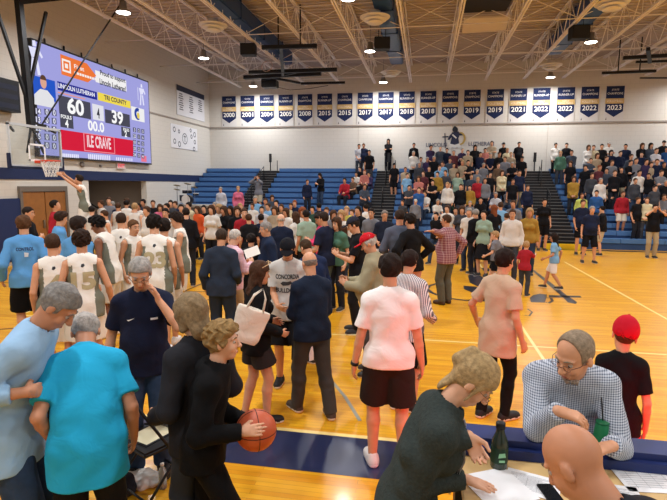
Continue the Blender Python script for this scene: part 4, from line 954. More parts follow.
def paper(x, y, rot, w_, h_, lb, lines=True, tz=TZ+.002):
    p = onZ(x, y, tz); r = empty('paper_sheet', (p.x, p.y, tz), radians(rot), label=lb, cat='paper')
    m = MB(); m.box((-w_/2, -h_/2, 0), (w_/2, h_/2, .0012)); m.build('sheet', mat('eceff2', .6), r)
    if lines:
        m = MB()
        for i in range(14):
            yy = h_/2-.03-i*(h_-.05)/14; m.sheet([(-w_/2+.02, yy, .0017), (w_/2-.02-.03*(i % 3), yy, .0017), (w_/2-.02-.03*(i % 3), yy+.0025, .0017), (-w_/2+.02, yy+.0025, .0017)])
        for x_ in (-.3, -.1, .1, .3): m.sheet([(w_*x_, -h_/2+.03, .0017), (w_*x_+.0015, -h_/2+.03, .0017), (w_*x_+.0015, h_/2-.05, .0017), (w_*x_, h_/2-.05, .0017)])
        m.build('printed_lines', mat('9aa0a8', .7), r)
    return r
r = paper(643, 474, 6, .27, .3, 'printed score sheet lying on the tan table beside the bald head'); MB().lathe([(.02, .0018), (.02, .0019)], (-.03, .12, 0), 16).build('printed_crest', mat('3a3a48', .7), r)
paper(498, 487, 28, .25, .26, 'blank white sheet under the hand of the woman in fleece', False, TZ+.004); paper(532, 484, -18, .24, .18, 'printed form partly under the blank white sheet')
paper(612, 494, -4, .24, .16, 'printed slip beside the shoulder of the bald man')
p = onZ(551, 495, TZ+.004); r = empty('smartphone', (p.x, p.y, TZ+.004), radians(12), label='black smartphone lying on the papers by the bald head', cat='phone'); MB().box((-.036, -.075, 0), (.036, .075, .009)).build('case', M_BLACK, r, bevel=.004); MB().box((-.032, -.07, .0091), (.032, .07, .0096)).build('screen', mat('0c0d12', .1), r)
# bottle
p = onZ(498.5, 467, TZ); r = empty('drink_bottle', (p.x, p.y, TZ), radians(10), 1.12, label='dark glass bottle with green label standing on the tan table', cat='bottle')
MB().lathe([(.032, 0), (.036, .008), (.036, .11), (.033, .13), (.021, .155), (.017, .175), (.017, .185)], n=24).build('glass', mat('2f3a30', .12, .6), r)
MB().lathe([(.0365, .03), (.0368, .032), (.0368, .1), (.0365, .102)], n=24).build('label', mat('12331f', .5), r)
m = MB(); text_on(m, 'JOLT', (0, -.0335, .07), (1, 0, 0), (0, 0, 1), w=.036, h=.016); text_on(m, 'green', (0, -.0335, .05), (1, 0, 0), (0, 0, 1), w=.03, h=.008)
m = MB(); m.prism([(-.016, -.0378, .062), (.016, -.0378, .066), (.012, -.0378, .084), (-.013, -.0378, .082)], (0, -.001, 0)); m.prism([(-.012, -.0378, .042), (.013, -.0378, .042), (.013, -.0378, .052), (-.012, -.0378, .052)], (0, -.001, 0)); m.build('label_print', mat('8fc79a', .5), r)
MB().lathe([(.02, .18), (.02, .205), (.017, .208)], n=20).build('screw_cap', M_BLACK, r)
# green cup with yellow rim under the man's hand
p = onZ(601, 444, TZ+.085); r = empty('plastic_cup', (p.x, p.y, TZ+.0865), 0, label='green cup with yellow rim and black straw standing on the blue pad', cat='cup')
MB().lathe([(.044, 0), (.044, .008), (.03, .115), (.028, .118)], n=24).build('cup_body', mat('1f7a4c', .4), r); MB().lathe([(.0455, 0), (.0455, .009)], n=24).build('yellow_rim', mat('e0cf60', .5), r); MB().lathe([(.0315, .108), (.0315, .12), (.012, .124)], n=24).build('lid', mat('1c6e46', .3), r)
MB().tube([(0, 0, .12), (-.012, .01, .24)], .0035, 8).build('straw', M_BLACK, r)
# folding chairs
def folding_chair(x, y, rz, lb):
    r = empty('folding_chair', (x, y, 0), rz, label=lb, cat='chair', group='black folding chairs')
    MB().box((-.21, -.2, .43), (.21, .2, .47)).build('seat', mat('17181b', .5), r, bevel=.015)
    MB().box((-.2, .235, .62), (.2, .26, .84)).build('backrest', mat('17181b', .5), r, bevel=.012)
    for sg in (-1, 1):
        MB().tube([(sg*.23, -.27, .0), (sg*.23, .25, .86)], .012, 8).build('leg', M_BLACK, r); MB().tube([(sg*.215, .27, .0), (sg*.215, -.17, .45)], .011, 8).build('leg', M_BLACK, r)
    MB().tube([(-.23, -.2, .12), (.23, -.2, .12)], .009, 8).build('crossbar', M_BLACK, r); MB().tube([(-.215, .2, .1), (.215, .2, .1)], .009, 8).build('crossbar', M_BLACK, r)
    return r
p = onZ(153, 438, .45); folding_chair(p.x, p.y, radians(152), 'black folding chair holding a paper, right of the turquoise shirt'); PC = p
r = empty('clipboard', (p.x-.02, p.y+.02, .4715), radians(-20), label='clipboard with yellowish sheet on the black folding chair', cat='clipboard'); MB().box((-.13, -.16, 0), (.13, .16, .004)).build('board', M_BLACK, r); MB().box((-.11, -.14, .0042), (.11, .13, .006)).build('sheet', mat('dcd6b4', .7), r); MB().box((-.05, .13, .0042), (.05, .155, .016)).build('clip', mat('999999', .3, metal=1), r)
r = empty('marker_pen', (p.x-.09, p.y+.14, .4785), radians(8), label='thick black marker resting on the clipboard', cat='pen'); MB().tube([(-.06, 0, .009), (.03, 0, .009)], .009, 10).build('barrel', M_BLACK, r); MB().tube([(.03, 0, .009), (.065, 0, .009)], .0095, 10).build('pen_cap', mat('2b2c30', .3), r)
p = onZ(62, 432, .45); folding_chair(p.x, p.y, radians(168), 'black folding chair between the denim shirt and the turquoise shirt')
r = empty('water_bottle', (p.x-.06, p.y-.02, .4715), radians(60), label='crumpled clear water bottle lying on the seat between two men', cat='bottle'); MB().tube([(-.1, 0, .033), (-.09, 0, .033), (.05, 0, .033), (.085, 0, .033), (.1, 0, .033)], [.02, .033, .032, .015, .013], 14).build('plastic', mat('c9d2d8', .1, alpha=.6), r); MB().tube([(.1, 0, .033), (.118, 0, .033)], .015, 12).build('cap', M_WHITE, r)
p = onZ(163, 488, 0); r = empty('water_bottle', (p.x, p.y, 0), radians(20), label='clear water bottle standing on the floor beside the chair foot', cat='bottle'); MB().lathe([(.03, 0), (.033, .01), (.031, .06), (.033, .12), (.03, .15), (.013, .185), (.013, .195)], n=16).build('plastic', mat('cfd8dc', .1, alpha=.7), r); MB().lathe([(.0155, .195), (.0155, .212)], n=14).build('cap', M_WHITE, r)
p = onZ(118, 496, 0); F = Field((-.2, -.15, -.02), (.2, .15, .22), .008); F.ell((0, 0, .08), (.15, .1, .09), k=.02); F.ell((.06, .02, .14), (.06, .05, .05), k=.03); F.plane((0, 0, 0), (0, 0, -1)); o = link('sports_bag', F.mesh('sports_bag', noise=.006, nf=40), cloth('23252e')); o.location = (p.x, p.y, 0); tag(o, 'dark soft bag on the floor behind the turquoise-shirted man', 'bag')
p = onZ(140, 482, 0); F = Field((-.25, -.15, -.02), (.25, .15, .15), .008); F.ell((0, 0, .03), (.2, .12, .06), k=.02); F.plane((0, 0, 0), (0, 0, -1)); o = link('plastic_bag', F.mesh('plastic_bag', noise=.012, nf=45), mat('e4e0da', .3)); o.location = (p.x, p.y, 0); tag(o, 'crumpled pale plastic bag on the floor under the folding chair', 'bag')
# step ladder under the hoop
lp = Vector((-9.28, 12.45, 0)); 
r = empty('step_ladder', (lp.x, lp.y, 0), radians(-70), label='green step ladder standing under the hoop', cat='ladder'); G = mat('1d5a40', .5)
for sx in (-1, 1):
    MB().bar((sx*.28, -.45, 0), (sx*.17, 0, 1.25), .06, .03).build('side_rail', G, r); MB().bar((sx*.28, .45, 0), (sx*.17, .05, 1.25), .05, .03).build('side_rail', G, r)
for i in range(4): zz_ = .25+.25*i; a = 1-zz_/1.25; MB().box((-.17-.11*a, -.45*a-.04, zz_-.015), (.17+.11*a, -.45*a+.04, zz_+.015)).build('tread', mat('9a9a9a', .4, metal=.6), r)
MB().box((-.2, -.1, 1.25), (.2, .14, 1.29)).build('top_cap', G, r)
# drum kit on its riser
dp = onZ(194, 203, .55); dp = Vector((-9.65, 19.35, 0))
r = empty('stage_riser', (dp.x, dp.y, 0), label='low grey platform carrying the drum kit', cat='platform'); MB().box((-1.0, -.6, .0), (1.2, .6, 1.46)).build('skirt', mat('4c4a4a', .8), r); MB().box((-1.05, -.65, 1.46), (1.25, .65, 1.54)).build('platform_top', mat('8f8980', .7), r)
r = empty('drum_kit', (dp.x-.0, dp.y, 1.5415), radians(170), .68, label='dark drum kit with cymbals on the grey platform', cat='drums'); D_ = mat('1a1d2c', .35); CY = mat('b89a50', .3, metal=.9)
def drum(name, c, rr, hh, rot=None): 
    M = rot or Matrix.Identity(3); MB().lathe([(rr, -hh/2), (rr, hh/2)], c, 20, M).build(name, D_, r); MB().lathe([(rr*1.03, hh/2-.01), (rr*1.03, hh/2+.012), (rr*.96, hh/2+.012)], c, 20, M).build('drum_head', mat('e2ded6', .5), r)
drum('bass_drum', (0, .1, .3), .29, .4, Matrix.Rotation(-pi/2, 3, 'X')); drum('snare_drum', (-.45, -.1, .62), .17, .14); drum('floor_tom', (.5, -.1, .4), .2, .36); drum('tom', (-.16, .12, .78), .14, .2); drum('tom', (.18, .12, .78), .15, .2)
for cx, cy, cz in ((-.62, .25, 1.05), (.6, .3, 1.15), (-.25, .4, 1.25), (.85, .0, .9)):
    MB().lathe([(.005, .02), (.05, .012), (.22, 0), (.05, .006)], (cx, cy, cz), 22, Matrix.Rotation(.25, 3, 'X')).build('cymbal', CY, r); MB().tube([(cx, cy, 0), (cx, cy, cz)], .012, 6).build('cymbal_stand', mat('8a8a8e', .3, metal=.8), r)
r = empty('side_table', (-7.6, 18.9, 0), label='small folding table with a lime green cover beside the drum platform', cat='table'); MB().box((-.55, -.3, .7), (.55, .3, .73)).build('table_top', mat('a8b86a', .6), r)
for a in (-.5, .5):
    for b in (-.25, .25): MB().tube([(a, b, 0), (a, b, .7)], .015, 6).build('leg', M_GREY, r)

# ================================================================== PEOPLE
def Rz(v, a): return (v[0]*cos(a)-v[1]*sin(a), v[0]*sin(a)+v[1]*cos(a))
def put(label, px, py, D=None, h=None, feet=None, face=10, pose='stand', wr=None, wl=None, base=0, at=None, **kw):
    """px, py = top of the head in the photograph; D = distance along the floor"""
    q = dict(POSES[pose]) if isinstance(pose, str) else dict(pose)
    skk = ('lean', 'side', 'twist', 'hp', 'hy', 'ht', 'crouch', 'fem', 'fat', 'hr', 'hl', 'dr', 'dl', 'er', 'el', 'nr', 'nl', 'fr', 'fl', 'kr', 'kl', 'tr', 'tl', 'hs', 'sit', 'curl', 'cr', 'cl', 'shrug')
    for k_ in list(kw):
        if k_ in skk: q[k_] = kw.pop(k_)
    s = skeleton(q); top = s.HC+s.hfr[2]*.125*s.hs; fa = radians(face)
    if feet: g = onZ(*feet); sc = (h or 1.75)/1.75; loc = Vector((g.x, g.y, 0))
    else:
        if D is None: sc = h/1.75; p = onZ(px, py, base+top[2]*sc)
        else: p = atD(px, py, D); sc = (p.z-base)/top[2]
        if h and D: sc = h/1.75
        o = Rz(top[:2]*sc, fa); loc = Vector((p.x-o[0], p.y-o[1], base))
    if at is not None: sc = h/1.75; loc = Vector(at)
    for key, w_ in (('hr', wr), ('hl', wl)):
        if w_ is not None:
            P_ = Vector(w_) if len(w_) == 3 and isinstance(w_, Vector) else atD(*w_)
            d = P_-loc; x, y = Rz((d.x, d.y), -fa); q[key] = (x/sc, y/sc, d.z/sc)
    o = person(label, loc, sc*1.75, face, q, **kw); o.loc = loc; o.face = fa
    if abs(sc-1) > .13: print('SCALE', round(sc*1.75, 2), label)
    return o
def local(o, P): d = Vector(P)-o.loc; x, y = Rz((d.x, d.y), -o.face); return Vector((x/o.sc, y/o.sc, d.z/o.sc))
DENIM = mat('33455f', .85, .1, bump=.48, noise=.25, scale=3)

# --- nearest the camera
put('grey-haired man in a light blue denim shirt bowing his head at the lower left', 76, 291, 3.15, face=-70, lean=20, hp=42, top=('long', cloth('93b7d6'), None, dict(hem=.2, o=.024, collar=1, cuff=.75)), bot=('pants', DENIM, dict(o=.022)),
    hair=('short', '8d8a86'), sk=1, wr=(26, 392, 3.0), wl=(56, 392, 3.4), dr=(-1, .5, -.3), cr=.5)
o = put('man in a bright turquoise shirt bent over with his back to us', 86, 319, 3.5, face=34, lean=36, hp=46, fat=.8, top=('tee', cloth('23a3cf'), None, dict(hem=.2, o=.024)), bot=('pants', '17171b', dict(o=.02)), hair=('short', 'b5b0aa'), sk=1,
    wr=(134, 436, 3.15), wl=(52, 440, 3.15))
o = put('grey-haired man in a navy polo holding his hand to his face', 139, 261, 4.1, face=204, hp=30, hy=4, fat=.35, top=('tee', cloth('171d33'), 'polo_shirt', dict(hem=.12, o=.02, collar=1)), bot=('pants', DENIM, dict(o=.02)), hair=('short', 'aaa6a0'),
    hl=(-.13, .17, 1.43), dl=(.25, .1, 1), el=(-.7, .1, -1), hr=(.27, .08, .9), glasses=True, shoes=('1a1a1c', '2a2a2c'))
decal(o, None, .075, 1.28, back=False, col='e8e8e8', name='chest_mark', poly=[(-.03, -.004), (-.015, -.012), (.03, .012), (-.01, .0)])
decal(o, None, -.09, 1.28, back=False, col='e8e8e8', name='chest_badge', poly=[(-.025, -.008), (.025, -.008), (.025, .008), (-.025, .008)])
put('person with a sandy bob haircut in a dark padded jacket', 186, 297, 3.15, face=62, hp=20, fem=.6, top=('jacket', cloth('232429'), None, dict(hem=.14, o=.03, collar=1)), bot=('pants', '2b3038'), hair=('bob', '8f7a5c'), wl=None, hr=(.2, .2, 1.0), hl=(-.2, .2, 1.0))
ballc = atD(256, 430, 2.83)
def ldir(v, f): x, y = Rz((v[0], v[1]), -radians(f)); return (x, y, v[2])
bcam = Vector((.3, -.85, .45)).normalized(); btan = Vector((.93, .33, .05)).normalized()
o = put('curly-haired boy in a black hoodie holding a basketball', 223, 323, 2.9, face=-76, hp=-4, lean=13, top=('jacket', cloth('0b0b0d'), 'hoodie', dict(hem=.12, o=.026, hood=1)), bot=('pants', '0c0c0e'), hair=('curly', '9a7c50'), sk=2,
    wr=ballc+bcam*.132-btan*.085, wl=ballc+Vector((-.09, .12, -.03)), dr=ldir(btan-bcam*.05, -76), dl=(.1, .95, .1), nr=ldir(-bcam, -76), nl=(.9, .3, 0), cr=.2, cl=.28, er=(.35, -1, -.3), el=(-.35, -1, -.3), fr=(.1, .3, .1), fl=(-.1, -.12))
def basketball():
    r = .121; m = bpy.data.materials.new('leather'); m.use_nodes = True; N, L = m.node_tree.nodes, m.node_tree.links; b = N['Principled BSDF']; b.inputs['Base Color'].default_value = lin('b9532f'); b.inputs['Roughness'].default_value = .5
    vo = N.new('ShaderNodeTexVoronoi'); vo.inputs['Scale'].default_value = 90; bp = N.new('ShaderNodeBump'); bp.inputs['Strength'].default_value = .4; bp.inputs['Distance'].default_value = .002
    tc = N.new('ShaderNodeTexCoord'); L.new(tc.outputs['Object'], vo.inputs[0]); L.new(vo.outputs[0], bp.inputs['Height']); L.new(bp.outputs[0], b.inputs['Normal'])
    e = empty('basketball', ballc, radians(30), label='orange basketball held by the boy in the black hoodie', cat='ball')
    MB().lathe([(max(r*sin(pi*i/20), 1e-4), -r*cos(pi*i/20)) for i in range(21)], n=32).build('ball_skin', m, e)
    K = mat('1a1412', .6)
    for M in (Matrix.Identity(3), Matrix.Rotation(pi/2, 3, 'X'), Matrix.Rotation(pi/2, 3, 'Y')):
        MB().tube([M @ Vector((r*cos(a), r*sin(a), 0)) for a in np.linspace(0, 2*pi, 41)], .0022, 6, cap=False).build('seam', K, e)
basketball()

# --- the scorers table group
o = put('blonde woman in glasses and a dark green fleece leaning over the table', 494, 364, 2.2, face=-84, lean=22, hp=38, hy=-12, fem=1, fat=.1, top=('jacket', fleece('39413f'), 'fleece_jacket', dict(hem=.14, o=.021, collar=1)), bot=('pants', DENIM), hair=('tied', 'b59a6e'), sk=2,
    wr=onZ(462, 478, TZ+.065), wl=(468, 436, 2.12), dr=(.25, 1, -.12), nr=(0, 0, -1), cr=.1, dl=(.3, .5, -.9), cl=.6, glasses='7a5a44')
dr_ = local(o, atD(458, 446, 2.02))
m = MB(); s_ = o.s; pts = [s_.N-s_.d2*.02+s_.fr*.09+s_.lat*.05, s_.Ch+s_.fr*.165+s_.lat*.055, s_.Wst+s_.fr*.165+s_.lat*.055]; pts2 = [p-s_.lat*.06 for p in pts]
m.add([Vector(p) for p in pts]+[Vector(p) for p in pts2], [(0, 1, 4, 3), (1, 2, 5, 4)]); m.add([Vector(p+s_.fr*.008) for p in pts]+[Vector(p+s_.fr*.008) for p in pts2], [(0, 3, 4, 1), (1, 4, 5, 2)]); link('white_undershirt', mb_mesh(m), cloth('e6e6e8'), o.top)
o = put('man in glasses and a blue checked shirt leaning on the padded table edge', 571, 336, 2.62, face=166, lean=34, hp=12, hy=-38, ht=-4, fat=.8, top=('long', cloth('c6cfdb', 'check', '4a5870', 95), 'checked_shirt', dict(hem=.12, o=.02, collar=1)), bot=('pants', '2c3038'), hair=('receding', '9a8872'), sk=0,
    wr=(558, 411, 2.46), wl=(612, 446, 2.5), dr=(-1, -.05, -.12), nr=(0, -.2, -1), cr=.5, er=(.35, -.4, -1), el=(-.35, -.4, -1), dl=(.7, .5, -.1), nl=(0, 0, -1), glasses='6a4a3c')
m = MB()
for i in range(9): a_ = -.05+i*.0125; m.tube([head_pt(o.s, a_, .088-abs(a_)*.5, -.085), head_pt(o.s, a_*.8, .082-abs(a_)*.4, -.115)], [.008, .004], 6)
link('goatee', mb_mesh(m), hairm('b0a090'), o.root)
o = put('bald man with his back to us at the bottom edge of the picture', 552, 427, h=1.78, face=52, lean=30, hp=30, fat=.5, top=('tee', '1b1d24', None, dict(hem=.1, o=.02, collar=1)), bot=('pants', '2b2f38'), hair=None, sk=1, hr=(.2, .35, 1.05), hl=(-.2, .35, 1.05))
# --- middle distance, right of centre
o = put('young man in a plain white T-shirt and dark shorts seen from behind', 390, 255, 4.12, face=10, hp=6, top=('tee', cloth('f0e9e6'), None, dict(hem=.07, o=.024)),
    bot=('shorts', '2a2120', dict(len=.86, flare=.022, o=.02)), hair=('thick', '251a15'), shoes=('cfcac6', 'f0f0ee'), hr=(.27, .04, .86), hl=(-.27, .04, .86), fr=(.13, -.04), fl=(-.11, .06))
m = MB(); w_ = o.s.WL-nrm(o.s.WL-o.s.EL)*.02; d_ = nrm(o.s.WL-o.s.EL); m.tube([Vector(w_), Vector(w_+d_*.025)], .033, 14); link('watch', mb_mesh(m), M_BLACK, o.root)
put('person in a white and grey striped shirt beside the white T-shirt', 411, 251, 5.3, face=-22, hp=15, fem=.4, top=('long', cloth('e8e4e2', 'stripe', '6f6e78', 60), 'striped_shirt', dict(hem=.14, o=.022)), bot=('shorts', '141416', dict(len=.95, flare=.02, o=.02)), hair=('thick', '2b1f1a'), hr=(.22, .22, 1.0), hl=(-.22, .22, 1.0), shoes=('1c1c1e', 'f0f0f0'))
put('young man in a beige T-shirt and slim black trousers seen from behind', 506, 250, 5.3, face=-48, hp=4, top=('tee', cloth('c5aa90'), None, dict(hem=.25, o=.022)), bot=('pants', '121214', dict(o=.009, leg=-.006)), hair=('thick', '261813'), hl=(-.36, .08, .96), hr=(.26, .05, .88), shoes=('1c1c1e', 'dddddd'), fr=(.09, .06), fl=(-.09, -.08))
o = put('boy in a red cap, black T-shirt and red shorts seen from behind', 629, 317, 3.95, face=-14, hp=6, ht=8, hs=1.28, capz=.0, top=('tee', cloth('111113'), None, dict(hem=.12, o=.02)), bot=('shorts', 'c01a2a', dict(len=.98, flare=.02, o=.02)), hair=('buzz', '5a3c28'), cap=('c0182c',), hr=(.24, .04, .88), hl=(-.22, .04, .9), shoes=('d0d0d0', 'eeeeee')); o.root.scale = (o.sc*.86, o.sc*.86, o.sc)
put('heavy older man in a red cap and khaki jacket looking at his phone', 364, 235, 6.2, face=92, hp=28, fat=1, top=('jacket', cloth('9c9478'), 'khaki_jacket', dict(hem=.2, o=.035, collar=1)), bot=('pants', '4c4c4e', dict(o=.02)), hair=('short', 'cfcac2'), cap=('c41a26',), pose='phone', shoes=('3a3a3c', 'e8e8e8'), hr=(.07,.34,1.14), hl=(-.07,.34,1.12))
put('man in a black T-shirt and dark cap holding up a phone', 350, 218, 8.0, face=98, hp=25, top=('tee', '141418', None, dict(hem=.14, o=.022)), bot=('pants', '18181b'), hair=('short', '2e2622'), cap=('2a2c38',), pose='phone', shoes=('2a2a2e', 'f0f0f0'), fat=.3)
put('man in a navy polo and grey-green jeans standing sideways by a pink hoodie', 323, 212, 9.4, face=62, top=('tee', '1b2136', 'polo_shirt', dict(hem=.13, o=.02, collar=1)), bot=('pants', '55635f'), hair=('short', '32261f'), hr=(.2,.12,.92), hl=(-.2,.25,1.05))
put('person in a bright pink hoodie behind the man in the navy polo', 317, 214, 10.2, face=120, top=('jacket', 'd8406e', 'hoodie', dict(hem=.2, o=.03, hood=1)), bot=('pants', '2a2a30'), hair=('thick', '2e2420'), pose='phone')
put('man in a slate grey long-sleeved shirt with his back to us', 400, 210, 9.0, face=2, hp=12, top=('long', '545a69', None, dict(hem=.16, o=.024)), bot=('pants', '3b4250'), hair=('short', '3a2c24'), hr=(.22,.22,1.02), hl=(-.2,.2,1.05))
put('dark-haired person in a black top beside the slate grey shirt', 409, 214, 8.8, face=40, hp=15, fem=.5, top=('long', '121215', None, dict(hem=.1, o=.026)), bot=('shorts', 'c08a80', dict(len=.7)), hair=('thick', '1f1714'), pose='hips')
p_ = put('man in a red plaid shirt and olive trousers pointing with an outstretched arm', 449, 214, 9.6, h=1.83, feet=(445, 304), face=44, hp=2, hy=30, fat=.9, top=('long', cloth('84525c', 'plaid', 'b39a9a', 22), 'plaid_shirt', dict(hem=.14, o=.026, collar=1)), bot=('pants', '58574a', dict(o=.022)), hair=('short', '4a3424'), sk=1,
    wl=(428, 229, 9.3), dl=(-.8, .6, .05), nl=(0, 0, -1), cl=.15, hr=(.3, -.02, .98), er=(1, -.8, -.3), shoes=('4a3322', '2e2018'))
put('bald man in a navy quarter-zip jacket with his back to us', 308, 252, 5.1, face=38, hp=16, fat=.7, top=('jacket', cloth('1a2436'), 'quarter_zip', dict(hem=.1, o=.022, collar=1)), bot=('pants', '45433f', dict(o=.016)), hair=('bald', '93867c'), sk=0, pose=dict(hr=(.12,.3,1.1), hl=(-.12,.3,1.08), dr=(-.3,.8,.2), dl=(.3,.8,.2), fr=(.14,-.16), fl=(-.1,.16)), shoes=('4a4038', 'e0e0e0'))
o = put('young man in a black cap and grey lettered T-shirt looking down', 287, 241, 5.75, face=192, hp=30, top=('tee', cloth('c2bfba'), None, dict(hem=.16, o=.024)), bot=('shorts', '1a1a1e', dict(len=1.0, flare=.02, o=.02)), hair=('short', '3a2a20'), cap=('15161c',), sk=0, hr=(.1,.26,1.0), hl=(-.12,.26,.98), dr=(-.6,.6,-.2), dl=(.6,.6,-.2), shoes=('1c1c1e', 'f2f2f2'))
decal(o, 'CONCORDIA', 0, 1.31, w=.27, h=.055, back=False, col='26262a'); decal(o, 'BULLDOGS', 0, 1.15, w=.27, h=.055, back=False, col='26262a', off=.006)
decal(o, None, .02, 1.23, back=False, col='3a3a3e', name='printed_bulldog', poly=[(-.06, .0), (-.03, .025), (.02, .02), (.06, .03), (.08, .0), (.03, -.02), (-.03, -.025)])
jc = atD(302, 330, 5.6); m = MB(); n_ = 14
vs = []; fs = []
for j in range(9):
    for i in range(n_): t_ = i/(n_-1)-.5; vs.append((jc.x+t_*.26, jc.y+.03*sin(i*1.3+j*.4)-.0, jc.z+.2-j*.07))
fs = [(j*n_+i, j*n_+i+1, (j+1)*n_+i+1, (j+1)*n_+i) for j in range(8) for i in range(n_-1)]
m.smooth = True; m.add([(a-jc.x, b-jc.y, c-jc.z) for a, b, c in vs], fs); m.add([(a-jc.x, b-jc.y+.012, c-jc.z) for a, b, c in vs], [f[::-1] for f in fs])
o = link('held_jersey', mb_mesh(m), cloth('1d1d22', 'stripe', 'e6e6e8', 11)); o.location = jc; tag(o, 'black and white striped jersey dangling from the hand of the capped young man', 'jersey')
m = MB(); text_on(m, '25', (0, -.045, .0), (1, 0, 0), (0, 0, 1), w=.13, h=.13); link('number', mb_mesh(m), mat('f0f0f0', .7), o)
o = put('long-haired woman in a black top and shorts with sunglasses on her head', 262, 262, 4.95, face=-52, hp=10, fem=1, top=('long', cloth('101012'), None, dict(hem=.16, o=.03)), bot=('shorts', '2e2a2a', dict(len=.62, flare=.03, o=.02)), hair=('long', '4d3324', .04), sk=0, hr=(.2,.2,1.02), hl=(-.18,.25,1.05), shoes=('151517', 'e6e6e6'), fr=(.1, .08), fl=(-.1, -.1))
m = MB()
for sg in (-1, 1): m.tube([head_pt(o.s, .035*sg+.026*cos(a), .075+.012*sin(a), .128+.016*sin(a)) for a in np.linspace(0, 2*pi, 13)], .004, 5, cap=False); m.tube([head_pt(o.s, .062*sg, .07, .125), head_pt(o.s, .09*sg, -.02, .07)], .004, 5)
link('sunglasses', mb_mesh(m), mat('c9a77a', .3), o.root)
# her tote bag
tc_ = atD(243, 318, 4.6); r = empty('tote_bag', (tc_.x, tc_.y, tc_.z-.2), radians(12), label='cream tote bag hanging from the shoulder of the long-haired woman', cat='bag'); r.rotation_euler = (0, radians(22), radians(20)); r.scale = (.8, .8, .85)
F = Field((-.25, -.12, -.04), (.25, .12, .45), .008)
F.cap((0, 0, .06), (0, 0, .3), .17, .2, k=.02, fl=((0, 1, 0), .28)); F.cap((-.1, 0, .03), (.1, 0, .03), .05, k=.05, fl=((0, 1, 0), .8)); F.plane((0, 0, .36), (0, 0, 1)); F.ell((0, 0, .39), (.17, .035, .09), k=0, sub=True)
link('bag_body', F.mesh('bag_body', noise=.004, nf=22), cloth('e3dccd'), r)
for y in (-.035, .035): MB().tube([(-.1, y, .34), (-.07, y, .5), (0, y, .6), (.07, y, .5), (.1, y, .34)], .011, 6).build('strap', cloth('ded6c6'), r)
put('man in a dark slate jacket and jeans just left of the pink shirt', 222, 229, 7.3, face=8, hp=14, top=('jacket', cloth('2a3342'), None, dict(hem=.13, o=.026, collar=1)), bot=('pants', '2b3647', dict(o=.02)), hair=('short', '43362c'), hr=(.2,.18,.98), hl=(-.24,.05,.9))
put('white-haired man in a pale pink checked shirt holding a paper', 237, 230, 7.8, face=-35, hp=18, fat=.5, top=('long', cloth('e3c3cd', 'check', 'cf9fb0', 40), None, dict(hem=.12, o=.024, collar=1)), bot=('pants', 'b59f80', dict(o=.02)), hair=('short', 'd2cbc2'), sk=2, pose='phone')
p = atD(252, 252, 7.5); r = empty('paper_sheet', p, radians(20), label='white paper held up by the man in the pink shirt', cat='paper'); r.rotation_euler = (radians(50), radians(-20), radians(20)); m = MB(); m.box((-.11, -.08, 0), (.11, .08, .003)); m.build('sheet', M_WHITE, r)
put('grey-haired man in a navy jacket facing the pink-shirted man', 264, 222, 8.3, face=118, hp=10, fat=.4, top=('jacket', '1c2840', None, dict(hem=.13, o=.03, collar=1)), bot=('pants', '2f3238'), hair=('short', '9b9590'), sk=0)
put('dark-haired person in black between the pink shirt and the navy jacket', 251, 234, 8.6, face=20, hp=10, top=('long', '141416', None, dict(o=.026)), bot=('pants', '202024'), hair=('thick', '241b18'))
put('bald man in a navy sweater seen from behind in the centre of the crowd', 281, 214, 10.2, face=15, hp=8, fat=.4, top=('long', '182034', None, dict(hem=.12, o=.028)), bot=('pants', '2c3038'), hair=('bald', 'c4b8ac'), sk=2)
put('brown-haired man in navy bowing behind the capped young man', 303, 241, 6.9, face=50, lean=22, hp=30, top=('jacket', '182647', None, dict(o=.028)), bot=('pants', '2c3038'), hair=('short', '4b3828'))
put('man in glasses and a black tee with yellow print and white shorts', 385, 207, 12.2, h=1.8, face=192, hp=10, fat=.5, top=('tee', '1c2334', None, dict(hem=.12, o=.024)), bot=('shorts', 'd9d4cc', dict(len=1.0, flare=.02)), hair=('short', '8a8078'), glasses=True, eyes=True, hr=(.18,.2,1.0), hl=(-.18,.2,1.0), shoes=('e0e0e0', 'f0f0f0'))
# --- players and helpers on the left
o = put('young man in a light blue long-sleeved shirt lettered on the back and black shorts', 23, 216, 8.5, face=40, top=('long', cloth('5d9bd3'), None, dict(hem=.12, o=.024)), bot=('shorts', '0d0d10', dict(len=.98, flare=.025, o=.02)), hair=('thick', '5f3f28'), hr=(.28,.06,.93), hl=(-.28,.06,.93))
decal(o, 'CONTROL', 0, 1.33, w=.2, h=.045, col='2a3450'); decal(o, None, .01, 1.26, col='d9e2ea', name='back_print', poly=[(-.02, -.03), (.02, -.03), (.03, .02), (-.02, .03)])
GOLD = 'b3a884'
def player(label, px, py, D, num, face, hair, numback=True, **k):
    o = put(label, px, py, D, face=face, top=('tank', cloth('e9e5dc'), 'jersey', dict(hem=.16, o=.022, side='75786a')), bot=('shorts', cloth('e4e0d6'), dict(len=.92, flare=.03, o=.022)), hair=hair, shoes=('e8e8e8', 'f4f4f4'), group=None, **k)
    if num:
        decal(o, num, 0, 1.21, h=.2, w=.11*len(num)+.03, back=numback, col=GOLD, bold=.05, name='jersey_number')
        if numback: decal(o, None, 0, 1.38, col='2a2c34', name='back_crest', poly=[(-.02, -.012), (0, -.02), (.02, 0), (.012, .02), (-.012, .018)])
    return o
player('player in a white jersey with number 4 on his back', 52, 234, 6.7, '4', 38, ('short', '4a3426'))
player('curly-haired player in a white jersey with number 15 on his back', 81, 231, 6.6, '15', 36, ('curly', '33231b'), pose='stand', hr=(.28,.1,.9), hl=(-.28,.1,.9))
player('player in a white jersey with his back to us, hand on a team-mate', 121, 213, 9.3, '13', 26, ('short', '3d2b20'), hr=(.32,.12,1.0))
